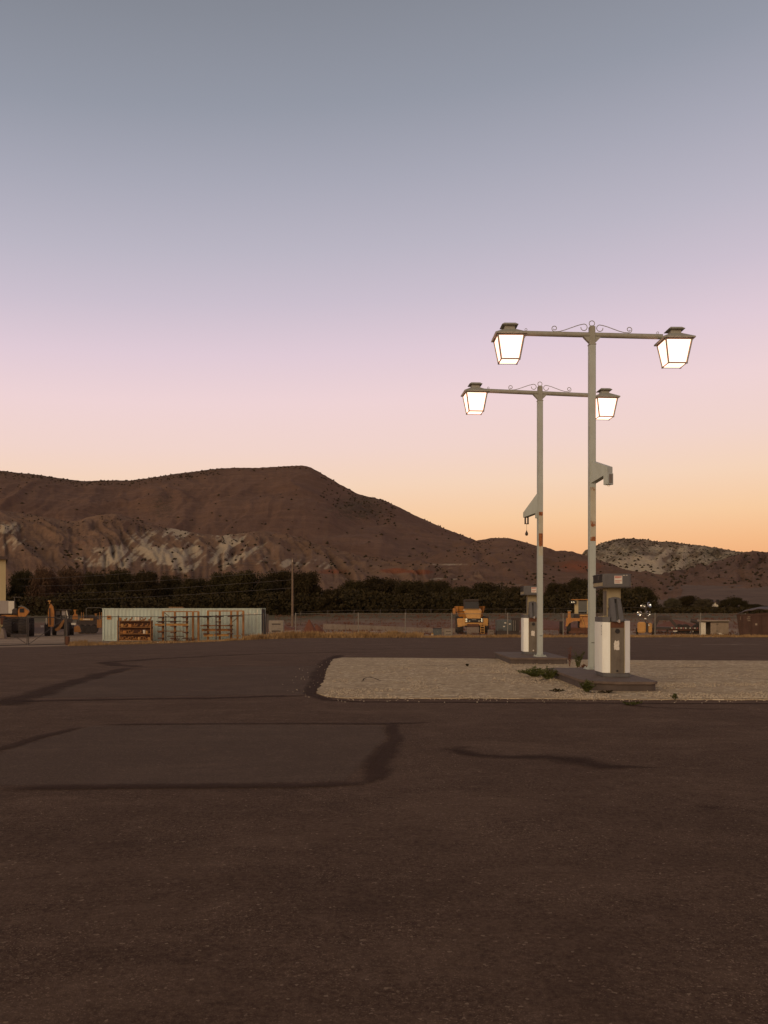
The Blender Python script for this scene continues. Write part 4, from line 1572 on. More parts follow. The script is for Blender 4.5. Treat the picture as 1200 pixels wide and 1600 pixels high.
x, y, z = wp(836, 1057); weed('bushy dark green weed spreading left of the near island', x, y, z, 0.27, 0.44, 800, 1)
x, y, z = wp(856, 1061); weed('green weed pressed against the corner of the near island', x, y, z, 0.30, 0.30, 600, 2)
x, y, z = wp(917, 1081); weed('small green weed in front of the near island', x, y, z, 0.27, 0.17, 420, 3)
x, y, z = wp(903, 1043); weed('tall thin weed between the two islands', x, y, z, 0.48, 0.2, 260, 4, 'weed', True)
x, y, z = wp(890, 1041); weed('dry stalky weed at the right end of the far island', x, y, z, 0.55, 0.06, 60, 5, 'dry_bush', True)
x, y, z = wp(912, 1045); weed('low brown weed behind the near island beside the post foot', x, y, z, 0.14, 0.2, 150, 6, 'dry_bush')
x, y, z = wp(872, 1081); weed('flat scrap of grass left of the small weed by the near island', x, y, z, 0.06, 0.2, 110, 7, 'leaf')
x, y, z = wp(950, 1083); weed('flat scrap of grass right of the small weed by the near island', x, y, z, 0.06, 0.22, 110, 8, 'leaf')
x, y, z = wp(1055, 1093); weed('yellow green tuft at the front edge of the pad', x, y, z, 0.13, 0.12, 90, 9)
x, y, z = wp(731, 1041); weed('tiny weed in the crack across the pale pad', x, y, z, 0.07, 0.12, 70, 10, 'leaf')
g = G(986, 1102); weed('yellowish tuft growing from the asphalt crack before the pad', g.x, g.y, 0.0, 0.07, 0.2, 150, 11)

# ================================================================== THE YARD BEHIND THE FENCE
def loc_of(px, Y, dz=0.0):
    x = (px - 600) / FPX * Y
    return Vector((x, Y, gzf(x, Y) + dz))


def local(px0, Y, z0):
    """pixel -> local (x, z) of a thing standing at pixel column px0, depth Y, ground z0"""
    S = Y / FPX
    def q(px, py):
        return ((px - px0) * S, EYE + (HOR - py) * S - z0)
    return q


_wheel = {}
def wheel(parent, c, r, w, axis='x', rim='orange'):
    key = (round(r, 2), round(w, 2), axis, rim)
    if key not in _wheel:
        b = MB()
        b.lathe([(r * 0.55, -w / 2), (r * 0.92, -w / 2), (r, -w * 0.36), (r, w * 0.36), (r * 0.92, w / 2), (r * 0.55, w / 2)], n=22, axis=axis)
        for k in range(18):                                        # lugs
            a = 2 * PI * k / 18
            for s in (-1, 1):
                cc = {'x': (s * w * 0.25, math.cos(a + s * .08) * r, math.sin(a + s * .08) * r), 'y': (math.cos(a + s * .08) * r, s * w * 0.25, math.sin(a + s * .08) * r)}[axis]
                rt = Matrix.Rotation(a, 3, 'X') if axis == 'x' else Matrix.Rotation(-a, 3, 'Y')
                sz = (w * 0.42, r * 0.09, r * 0.10) if axis == 'x' else (r * 0.09, w * 0.42, r * 0.10)
                b.box(cc, sz, 0, rt)
        tm = b.mesh('wheel', M['tyre'], True)
        b = MB()
        b.lathe([(r * 0.2, -w * 0.30), (r * 0.5, -w * 0.34), (r * 0.56, -w * 0.505), (r * 0.56, w * 0.505), (r * 0.5, w * 0.34), (r * 0.2, w * 0.30)], n=18, axis=axis)
        rm = b.mesh('rim', M[rim], True)
        _wheel[key] = (tm, rm)
    tm, rm = _wheel[key]
    o = link('wheel', tm, None, parent, c)
    link('rim', rm, None, o)
    return o


def part(name, mat, parent, *boxes, bevel=0.0, smooth=False):
    b = MB()
    for a, c in boxes:
        b.span(a, c, bevel)
    return b.build(name, M[mat], parent, smooth)


# ------------------------------------------------------------------ shipping container
def container():
    z0 = -0.90
    x0, x1 = (160 - 600) / FPX * 69, (408.5 - 600) / FPX * 69
    Lx = x1 - x0
    t = thing('shipping_container', 'long pale green corrugated shipping container behind the fence', 'container', ((x0 + x1) / 2, 69, z0), 0)
    h, W = 2.59, 2.44
    hx = Lx / 2
    for sy, yy in ((-1, 0.0), (1, W)):
        prof = []
        n = int((Lx - 0.3) / 0.278)
        pitch = (Lx - 0.3) / n
        d_ = 0.05 * (1 if sy < 0 else -1)
        for k in range(n):
            xa = -hx + 0.15 + k * pitch
            prof += [(xa, d_), (xa + pitch * 0.25, d_), (xa + pitch * 0.5, 0.012 * (1 if sy < 0 else -1)), (xa + pitch * 0.75, 0.012 * (1 if sy < 0 else -1))]
        prof.append((hx - 0.15, d_))
        V = [(p[0], yy + p[1], 0.16) for p in prof] + [(p[0], yy + p[1], h - 0.11) for p in prof]
        m = len(prof)
        F = [(i, i + 1, m + i + 1, m + i) for i in range(m - 1)]
        link('side_wall', np_mesh('side_wall', np.array(V), np.array(F), M['container']), None, t)
    for sx in (-1, 1):
        for yy in (0.0, W):
            b = MB()
            ya = yy if yy == 0 else yy - 0.16
            b.span((sx * hx - sx * 0.15, ya, 0.12), (sx * hx, ya + 0.16, h - 0.12))
            b.build('corner_post', M['container'], t)
            for zz in (0.0, h - 0.12):
                b = MB()
                b.span((sx * hx - sx * 0.178, ya - 0.008, zz), (sx * (hx + 0.008), ya + 0.17, zz + 0.12), 0.01)
                c = b.build('corner_casting', M['container'], t)
                b = MB()
                b.span((sx * hx - sx * 0.12, ya - 0.012, zz + 0.035), (sx * hx - sx * 0.05, ya, zz + 0.09))
                b.build('lifting_hole', M['black'], c)
    for yy in (0.004, W - 0.104):
        b = MB()
        b.span((-hx + 0.17, yy, h - 0.11), (hx - 0.17, yy + 0.1, h - 0.012))
        b.build('top_rail', M['container'], t)
        b = MB()
        b.span((-hx + 0.17, yy, 0.02), (hx - 0.17, yy + 0.1, 0.16))
        b.build('bottom_rail', M['container'], t)
    part('roof', 'container', t, ((-hx + 0.1, 0.1, h - 0.05), (hx - 0.1, W - 0.1, h - 0.02)))
    part('floor', 'dark_steel', t, ((-hx + 0.1, 0.1, 0.1), (hx - 0.1, W - 0.1, 0.15)))
    part('end_wall', 'container', t, ((-hx + 0.04, 0.16, 0.12), (-hx + 0.07, W - 0.16, h - 0.12)))
    # doors at the right end
    for k in range(2):
        ya = 0.17 + k * 1.055
        dr = part('door', 'blue_grey', t, ((hx - 0.06, ya, 0.16), (hx - 0.015, ya + 1.04, h - 0.13)))
        for q in (0.25, 0.75):
            b = MB()
            b.cyl((hx + 0.01, ya + q, 0.14), (hx + 0.01, ya + q, h - 0.12), 0.02, n=8)
            b.box((hx + 0.025, ya + q, 1.1), (0.03, 0.16, 0.04))
            b.build('lock_rod', M['galv_dark'], dr)
    # orange placard and white stencil marks
    S = 69 / FPX
    def q(px, py):
        return ((px - (160 + 408.5) / 2) * S, EYE + (HOR - py) * S - z0)
    a, b_ = q(167, 968), q(174, 962)
    pl = part('placard', 'orange', t, ((a[0], -0.012, a[1]), (b_[0], 0.008, b_[1])))
    part('placard_print', 'black', pl, ((a[0] + .06, -0.016, a[1] + .12), (a[0] + .16, -0.011, a[1] + .22)), ((a[0] + .2, -0.016, a[1] + .1), (a[0] + .28, -0.011, a[1] + .2)))
    b = MB()
    rg = random.Random(4)
    a = q(386, 960.2)
    xx = a[0]
    for k in range(11):
        w = rg.uniform(0.05, 0.09)
        if k not in (4, 10):
            b.span((xx, -0.004, a[1]), (xx + w * 0.35, 0.014, a[1] + 0.12))
            b.span((xx + w * 0.3, -0.004, a[1] + rg.choice((0.0, 0.05, 0.1))), (xx + w, 0.014, a[1] + 0.025 + rg.choice((0.0, 0.05, 0.1))))
        xx += w + 0.025
    b.build('stencilled_number', M['off_white'], t)
    a = q(402, 957)
    part('stencilled_mark', 'off_white', t, ((a[0], -0.004, a[1]), (a[0] + 0.05, 0.014, a[1] + 0.22)))
    return t
container()
t = thing('pallet', 'weathered wooden pallet lying on the container roof', 'pallet', ((276 - 600) / FPX * 70, 70.0, -0.90 + 2.57), R(4))
for k in range(7):
    part('slat', 'beam', t, ((-0.55 + k * 0.16, -0.4, 0.09), (-0.44 + k * 0.16, 0.4, 0.115)))
for yy in (-0.38, 0.0, 0.3):
    part('stringer', 'wood', t, ((-0.56, yy, 0.0), (0.53, yy + 0.08, 0.09)))


# ------------------------------------------------------------------ shelf unit full of fittings
def shelf():
    Y = 66.6
    base = loc_of(209, Y)
    q = local(209, Y, base.z)
    t = thing('shelf_unit', 'orange brown steel shelf unit full of pipe fittings against the container', 'shelves', base)
    x0, x1 = q(183, 0)[0], q(236, 0)[0]
    zs = [q(0, p)[1] for p in (1000, 990, 979.5, 969.5)]
    for x in (x0, x1 - 0.06):
        for y in (0.0, 0.5):
            part('upright', 'rack', t, ((x, y, -0.05), (x + 0.06, y + 0.05, zs[3] + 0.02)))
    for z in zs:
        part('shelf', 'rack', t, ((x0 + 0.004, -0.006, z - 0.05), (x1 - 0.004, 0.556, z)))
    part('back_panel', 'rust', t, ((x0 + 0.02, 0.53, zs[0]), (x1 - 0.02, 0.545, zs[3] - 0.06)))
    # the goods: each one lifts off
    b = MB()
    b.lathe([(0.05, 0), (0.085, 0), (0.085, 0.17), (0.07, 0.18)], n=12)
    can = b.mesh('can', M['beam'], True)
    b = MB()
    b.tube([(0.085 * math.cos(2 * PI * k / 14), 0, 0.085 + 0.022 + 0.085 * math.sin(2 * PI * k / 14)) for k in range(15)], 0.026, 7)
    ringm = b.mesh('pipe_ring', M['rack'], True)
    b = MB()
    b.tube([(-0.08, 0, 0.05), (0.0, 0, 0.05), (0.055, 0, 0.075), (0.08, 0, 0.13), (0.08, 0, 0.19)], 0.045, 8)
    elb = b.mesh('pipe_elbow', M['rack'], True)
    b = MB()
    b.span((-0.11, -0.1, 0), (0.11, 0.1, 0.16), 0.01)
    bx = b.mesh('carton', M['orange'])
    b = MB()
    b.lathe([(0.05, 0), (0.075, 0.0), (0.085, 0.22), (0.08, 0.22)], n=12)
    buck = b.mesh('bucket', M['off_white'], True)
    nm = {'can': can, 'pipe_ring': ringm, 'pipe_elbow': elb, 'carton': bx, 'bucket': buck}
    shelfname = ['bottom shelf of the unit', 'second shelf up of the unit', 'third shelf up of the unit', 'open top of the unit']
    rows = {
        0: ['pipe_elbow', 'pipe_elbow', 'pipe_ring', 'pipe_elbow', 'pipe_ring', 'pipe_ring', 'pipe_elbow', 'pipe_elbow', 'can', 'pipe_ring', 'pipe_ring', 'pipe_elbow', 'can'],
        1: ['pipe_elbow', 'pipe_elbow', 'carton', 'pipe_ring', 'pipe_ring', 'pipe_elbow', None, None, 'pipe_elbow', None, 'bucket', 'can', None],
        2: ['pipe_elbow', 'can', 'pipe_elbow', 'pipe_ring', 'carton', 'pipe_elbow', 'pipe_elbow', None, 'pipe_elbow', None, 'pipe_elbow', 'pipe_elbow'],
        3: ['carton', None, 'pipe_elbow', None, 'pipe_elbow', None, 'bucket', 'bucket', 'pipe_ring', 'pipe_elbow', None, 'pipe_elbow'],
    }
    kindtxt = {'can': 'small orange can', 'pipe_ring': 'rusty pipe ring', 'pipe_elbow': 'rusty pipe elbow', 'carton': 'orange carton', 'bucket': 'pale bucket'}
    rg = random.Random(12)
    order = ['first', 'second', 'third', 'fourth', 'fifth', 'sixth', 'seventh', 'eighth', 'ninth']
    for r, row in rows.items():
        n = len(row)
        for i, kd in enumerate(row):
            if kd is None:
                continue
            lx = x0 + 0.16 + (x1 - x0 - 0.32) * i / (n - 1)
            o = link(kd, nm[kd], None, None, (base.x + lx, base.y + 0.16 + rg.uniform(-.04, .06), base.z + zs[r] + 0.001), (0, 0, rg.uniform(-0.6, 0.6)))
            o.scale = (1.2, 1.2, rg.uniform(1.1, 1.4))
            tot = row.count(kd)
            nth = row[:i + 1].count(kd)
            which = kindtxt[kd] if tot == 1 else '%s %s from the left' % (order[nth - 1], kindtxt[kd])
            tag(o, '%s on the %s' % (which, shelfname[r]), 'fitting' if 'pipe' in kd else kd, '%s stock on the %s' % (kd.replace('_', ' '), shelfname[r]))
shelf()


# ------------------------------------------------------------------ cantilever racks
def rack(label, pxc, Y, ups, top, arms, beams, braces=()):
    base = loc_of(pxc, Y)
    q = local(pxc, Y, base.z)
    t = thing('storage_rack', label, 'rack', base, 0, 'rusty racks along the container')
    zt = q(0, top)[1]
    for u in ups:
        x = q(u, 0)[0]
        part('upright', 'rack', t, ((x - 0.075, 0.30, -0.05), (x + 0.075, 0.42, zt)))
    xa, xb = q(ups[0], 0)[0], q(ups[-1], 0)[0]
    part('top_bar', 'rack', t, ((xa - 0.06, 0.31, zt + 0.001), (xb + 0.06, 0.41, zt + 0.08)))
    for (u, py) in arms:
        x, z = q(u, py)
        part('arm', 'rust', t, ((x - 0.16, -0.35, z - 0.05), (x + 0.16, 0.298, z + 0.03)))
    for (p0, p1) in braces:
        a, c = q(*p0), q(*p1)
        b = MB()
        b.cyl((a[0], 0.45, a[1]), (c[0], 0.45, c[1]), 0.025, n=6)
        b.build('brace', M['rust'], t)
    for (xa_, xb_, py, hpx, mt, nm, lab) in beams:
        a, z = q(xa_, py)
        c, _ = q(xb_, py)
        b = MB()
        hh = hpx * Y / FPX / 2
        b.prism([(-0.08, -hh), (0.08, -hh), (0.08, -hh * .7), (0.02, -hh * .6), (0.02, hh * .6), (0.08, hh * .7), (0.08, hh), (-0.08, hh), (-0.08, hh * .7), (-0.02, hh * .6), (-0.02, -hh * .6), (-0.08, -hh * .7)], 'x', a, c)
        o = b.build(nm, M[mt], None, False, (base.x, base.y - 0.15, base.z + z))
        tag(o, lab, 'steel beam', 'steel stock on the racks')
    return t
rack('left rusty orange pipe rack beside the shelf unit', 280, 66.8, [253, 271.5, 290.5, 300, 308.5], 956.5,
     [(252, 965), (271, 965), (290, 965), (252, 972.2), (271, 972), (290, 971.5), (252, 978), (271, 978), (290, 978), (252, 987.5), (271, 988), (290, 988), (252, 997), (271, 997), (290, 997)],
     [(243, 258, 976, 3.0, 'beam', 'steel_beam', 'short yellow beam end left of the post on the left rack'),
      (260.5, 294.5, 976, 3.4, 'beam', 'steel_beam', 'longest yellow beam across the left rack'),
      (245, 284, 970.8, 1.2, 'dark_steel', 'steel_bar', 'dark thin bar above the yellow beam on the left rack'),
      (256, 330, 964.0, 1.2, 'dark_steel', 'steel_bar', 'long dark bar reaching from the left rack to the right rack'),
      (246, 288, 986.0, 1.2, 'rack', 'steel_bar', 'thin orange bar below the yellow beam on the left rack'),
      (262, 288, 994.0, 1.2, 'rust', 'steel_bar', 'lowest brown bar on the left rack')],
     [((254, 957), (262, 963))])
rack('right rusty orange pipe rack toward the container doors', 352, 67.0, [323.5, 342, 360, 370, 379], 955.5,
     [(322, 964), (341, 964), (360, 963), (341, 971.5), (322, 976.5), (341, 977), (360, 977), (322, 983), (341, 983), (360, 983), (322, 990), (341, 990), (360, 990)],
     [(314, 364, 977.6, 1.8, 'rack', 'steel_bar', 'orange bar across the middle of the right rack'),
      (316, 361.5, 984.2, 3.8, 'rack', 'steel_beam', 'orange beam at waist height on the right rack'),
      (319, 333.5, 992.6, 3.8, 'beam', 'steel_beam', 'short yellow beam on the left foot of the right rack'),
      (335, 358, 992.2, 3.8, 'beam', 'steel_beam', 'yellow beam on the bottom arms of the right rack'),
      (310, 350, 963.2, 1.4, 'dark_steel', 'steel_bar', 'dark bar over the left half of the right rack'),
      (357, 380, 962.6, 1.4, 'dark_steel', 'steel_bar', 'short dark bar at the top right of the right rack'),
      (366, 377, 993.5, 1.6, 'beam', 'steel_bar', 'short bar joining the two right feet of the right rack')],
     [((379, 957), (357, 976))])


# ------------------------------------------------------------------ chain-link fence and gate
H_F = 1.82
_pan = {}
def link_panel(L, H):
    key = (round(L, 2), round(H, 2))
    if key in _pan:
        return _pan[key]
    V, F = [], []
    st, r = 0.062, 0.0009
    def wire(x0, z0, x1, z1, y):
        i = len(V)
        for (x, z) in ((x0, z0), (x1, z1)):
            V.extend([(x - r * 1.3, y, z), (x + r * 1.3, y, z), (x, y + 2 * r, z)])
        F.extend([(i, i + 1, i + 4, i + 3), (i + 1, i + 2, i + 5, i + 4), (i + 2, i, i + 3, i + 5)])
    n0 = int(-H / st) - 1
    for k in range(n0, int(L / st) + 1):
        a = k * st
        for s in (1, -1):
            xa, za, xb, zb = a, 0.0, a + H, H
            if xa < 0:
                za, xa = -xa, 0.0
            if xb > L:
                zb -= xb - L
                xb = L
            if xb - xa < 0.01:
                continue
            if s > 0:
                wire(xa, za, xb, zb, 0.0)
            else:
                wire(L - xa, za, L - xb, zb, 0.004)
    _pan[key] = np_mesh('wire_mesh', np.array(V), np.array(F), M['galv_dark'])
    return _pan[key]


def fence(label, pts, spacing, mat='galv', H=H_F, posts_r=0.04, mesh=True):
    pts = [Vector(p) for p in pts]
    segs = []
    for a, b in zip(pts[:-1], pts[1:]):
        n = max(1, round((b - a).length / spacing))
        for k in range(n):
            segs.append((a.lerp(b, k / n), a.lerp(b, (k + 1) / n)))
    o0 = segs[0][0]
    t = thing('chain_link_fence', label, 'fence', (o0.x, o0.y, gzf(o0.x, o0.y)), 0)
    base = Vector((o0.x, o0.y, gzf(o0.x, o0.y)))
    b = MB()
    b.cyl((0, 0, -0.1), (0, 0, H + 0.03), posts_r, n=8)
    b.lathe([(posts_r * 1.2, H + 0.02), (posts_r * 1.15, H + 0.05), (posts_r * 0.4, H + 0.08)], n=8)
    pm = b.mesh('post', M[mat], True)
    ends = [s[0] for s in segs] + [segs[-1][1]]
    for e in ends:
        link('post', pm, None, t, (e.x - base.x, e.y - base.y, gzf(e.x, e.y) - base.z))
    for a, c in segs:
        za, zc = gzf(a.x, a.y), gzf(c.x, c.y)
        b = MB()
        b.cyl((a.x - base.x, a.y - base.y, za - base.z + H), (c.x - base.x, c.y - base.y, zc - base.z + H), 0.024, n=6)
        b.build('top_rail', M[mat], t)
        if mesh:
            L = math.hypot(c.x - a.x, c.y - a.y)
            me = link_panel(round(L, 1), H - 0.08)
            o = link('wire_mesh', me, None, t, (a.x - base.x, a.y - base.y, za - base.z + 0.04), (0, -math.atan2(zc - za, L), math.atan2(c.y - a.y, c.x - a.x)))
            o.scale = (L / round(L, 1), 1, 1)
    return t
def xy(px, Y):
    return ((px - 600) / FPX * Y, Y, 0)
fence('chain link fence running along the asphalt edge in front of the container', [xy(104.5, 57.2), xy(259, 62), xy(412, 65.6)], 3.25, 'galv_dark')
fence('chain link fence along the lot edge right of the container', [xy(462, 67.6), xy(560, 69), xy(706, 69.6), xy(880, 70), xy(1165, 71)], 3.75, 'galv')
fence('low distant chain link fence beyond the dirt bank', [xy(470, 112), xy(712, 118), xy(1010, 126)], 3.6, 'galv_dark', 1.7, 0.04, False)


def gate(label, pa, pb, flip, group):
    a, c = Vector(pa), Vector(pb)
    za = gzf(a.x, a.y)
    L = (c - a).length
    t = thing('chain_link_gate', label, 'gate', (a.x, a.y, za), math.atan2(c.y - a.y, c.x - a.x), group)
    H = 1.78
    for x in (0.03, L - 0.03):
        b = MB(); b.cyl((x, 0, 0.05), (x, 0, H), 0.03, n=8); b.build('frame_upright', M['galv_dark'], t)
    for z in (0.06, H):
        b = MB(); b.cyl((0, 0, z), (L, 0, z), 0.028, n=8); b.build('frame_rail', M['galv_dark'], t)
    b = MB()
    b.cyl((0.04, 0.01, H * 0.95 if flip else 0.1), (L - 0.04, 0.01, 0.1 if flip else H * 0.95), 0.018, n=6)
    b.build('diagonal_brace', M['galv_dark'], t)
    link('wire_mesh', link_panel(round(L, 1), H - 0.1), None, t, (0, -0.01, 0.07))
    return t
gate('right leaf of the chain link gate hung on the heavy post', xy(43.8, 55.5), xy(102, 57.1), False, 'gate leaves')
gate('left leaf of the chain link gate in front of the wheel loader', xy(-20, 53.8), xy(43.0, 55.48), True, 'gate leaves')
p = loc_of(103.3, 57.15)
t = thing('gate_post', 'thick leaning post between gate and fence', 'post', p, 0)
b = MB(); b.tube([(0.05, 0, -0.1), (0.03, 0, 0.9), (0.0, 0, 1.9)], 0.075, 10); pp = b.build('post', M['galv_dark'], t, True)
b = MB(); b.box((0.10, -0.02, 0.25), (0.22, 0.24, 0.62), 0.02); b.build('footing', M['rust'], t)
p = loc_of(415, 65.8)
t = thing('corner_post', 'bundle of dark fence posts at the right end of the container', 'post', p, 0)
for k in range(2):
    b = MB(); b.cyl((0.12 * k, 0.02 * k, -0.1), (0.12 * k + 0.05, 0, 1.85), 0.045, n=8); b.build('post', M['galv_dark'], t, True)


# ------------------------------------------------------------------ dump truck, front view
def dump_truck():
    Y = 78.0
    base = loc_of(737, Y)
    q = local(737, Y, base.z)
    t = thing('dump_truck', 'yellow articulated dump truck parked nose to the fence', 'truck', base, R(-3))
    def X(p): return q(p, 0)[0]
    def Z(p): return q(0, p)[1]
    zc = Z(992)
    b = MB()      # hood, narrowing downwards and sloping up to the cab
    b.hexa([(X(730), 0.0, Z(967)), (X(751), 0.0, Z(967)), (X(751), 1.6, Z(967)), (X(730), 1.6, Z(967)),
            (X(724.5), 0.25, Z(953.5)), (X(753), 0.25, Z(953.5)), (X(753), 1.6, Z(951)), (X(724.5), 1.6, Z(951))], 0.05)
    hood = b.build('hood', M['yellow'], t, True)
    part('bonnet_edge', 'off_white', hood, ((X(724), 0.22, Z(954)), (X(726.5), 1.0, Z(953))))
    b = MB()
    b.hexa([(X(726.5), 1.5, Z(953)), (X(750.5), 1.5, Z(953)), (X(750.5), 3.0, Z(953)), (X(726.5), 3.0, Z(953)),
            (X(726), 1.6, Z(936.5)), (X(749.5), 1.6, Z(936.5)), (X(749.5), 3.0, Z(936.5)), (X(726), 3.0, Z(936.5))], 0.06)
    cab = b.build('cab', M['dark_steel'], t, True)
    b = MB()
    b.hexa([(X(727.5), 1.48, Z(951.5)), (X(749.8), 1.48, Z(951.5)), (X(749.8), 1.53, Z(951.5)), (X(727.5), 1.53, Z(951.5)),
            (X(727.3), 1.55, Z(940)), (X(748.6), 1.55, Z(940)), (X(748.6), 1.6, Z(940)), (X(727.3), 1.6, Z(940))])
    b.build('windscreen', M['dark_glass'], cab)
    b = MB(); b.span((X(725.5), 1.45, Z(939)), (X(750), 3.1, Z(936)), 0.05); b.build('roof', M['dark_steel'], cab, True)
    b = MB(); b.span((X(728), -0.12, Z(972.3)), (X(754), 0.15, Z(966.6)), 0.03); gr = b.build('grille_band', M['black'], t)
    for (a, c) in ((729, 968), (729, 971), (753, 967.8), (753, 970.8)):
        b = MB(); b.lathe([(0.03, 0.0), (0.085, 0.02), (0.085, 0.06)], (X(a), -0.16, Z(c)), 12, 'y'); b.build('headlight', M['lens'], gr)
    for a in (733.5, 748.5):
        part('marker_lamp', 'lens', gr, ((X(a) - .06, -0.135, Z(971.2)), (X(a) + .06, -0.11, Z(969.8))))
    part('name_plate', 'galv', gr, ((X(737), -0.14, Z(968.8)), (X(744), -0.118, Z(967.6))))
    b = MB(); b.hexa([(X(715), 0.1, Z(980)), (X(728), -0.02, Z(978)), (X(728), 1.9, Z(978)), (X(715), 1.9, Z(980)), (X(714.5), 0.1, Z(966)), (X(728), -0.02, Z(966)), (X(728), 1.9, Z(966)), (X(714.5), 1.9, Z(966))], 0.05); b.build('fender', M['yellow'], t, True)
    b = MB(); b.hexa([(X(754), -0.02, Z(978)), (X(763), 0.1, Z(978)), (X(763), 1.9, Z(978)), (X(754), 1.9, Z(978)), (X(754), -0.02, Z(966)), (X(763), 0.1, Z(966)), (X(763), 1.9, Z(966)), (X(754), 1.9, Z(966))], 0.05); b.build('fender', M['yellow'], t, True)
    b = MB(); b.span((X(728), -0.05, Z(978)), (X(754), 1.5, Z(972.5)), 0.05); b.build('front_beam', M['yellow'], t, True)
    b = MB(); b.span((X(729.5), -0.22, Z(979)), (X(748.5), 0.1, Z(975)), 0.04); b.build('bumper', M['rust'], t)
    b = MB(); b.hexa([(X(729.5), -0.15, Z(990.5)), (X(748.5), -0.15, Z(990)), (X(748.5), 0.05, Z(990)), (X(729.5), 0.05, Z(990.5)), (X(729), -0.18, Z(979.5)), (X(749), -0.18, Z(979.5)), (X(749), 0.02, Z(979.5)), (X(729), 0.02, Z(979.5))], 0.03); b.build('guard_plate', M['block'], t)
    for (a, c) in ((733, 983), (745, 983), (739, 987)):
        pass
    ld = MB()
    for x in (X(750.3), X(756)):
        ld.span((x, -0.1, Z(990)), (x + 0.05, -0.04, Z(974)))
    for zz in (975, 979, 982.5, 986, 989.5):
        ld.span((X(750.4), -0.098, Z(zz) - 0.03), (X(756.5), -0.042, Z(zz) + 0.03))
    ld.build('ladder', M['yellow'], t)
    for x in (X(719.5), X(759.5)):
        wheel(t, (x, 0.9, 0.74), 0.76, 0.56, 'x', 'yellow')
        wheel(t, (x, 4.6, 0.74), 0.76, 0.56, 'x', 'yellow')
        wheel(t, (x, 6.3, 0.74), 0.76, 0.56, 'x', 'yellow')
    b = MB(); b.span((X(731), 0.3, 0.55), (X(748), 6.8, 1.0)); b.build('chassis', M['dark_steel'], t)
    b = MB()      # dump body flaring out behind the cab
    b.hexa([(X(722), 3.4, 1.25), (X(756), 3.4, 1.25), (X(756), 7.2, 1.25), (X(722), 7.2, 1.25), (X(713), 3.1, Z(947)), (X(761.5), 3.1, Z(947)), (X(761.5), 7.6, Z(947)), (X(713), 7.6, Z(947))], 0.04)
    body = b.build('dump_body', M['orange'], t)
    part('body_rib', 'orange', body, ((X(715.5), 3.0, Z(957)), (X(717), 3.2, Z(947))), ((X(757.5), 3.0, Z(957)), (X(759), 3.2, Z(947))))
    b = MB(); b.tube([(X(726), 1.7, Z(955)), (X(717), 1.2, Z(956)), (X(711), 1.1, Z(957))], 0.025, 6); mr = b.build('mirror_arm', M['dark_steel'], t)
    b = MB(); b.span((X(708), 1.05, Z(960)), (X(712.5), 1.2, Z(950)), 0.03); b.build('mirror', M['orange'], mr)
    return t
dump_truck()


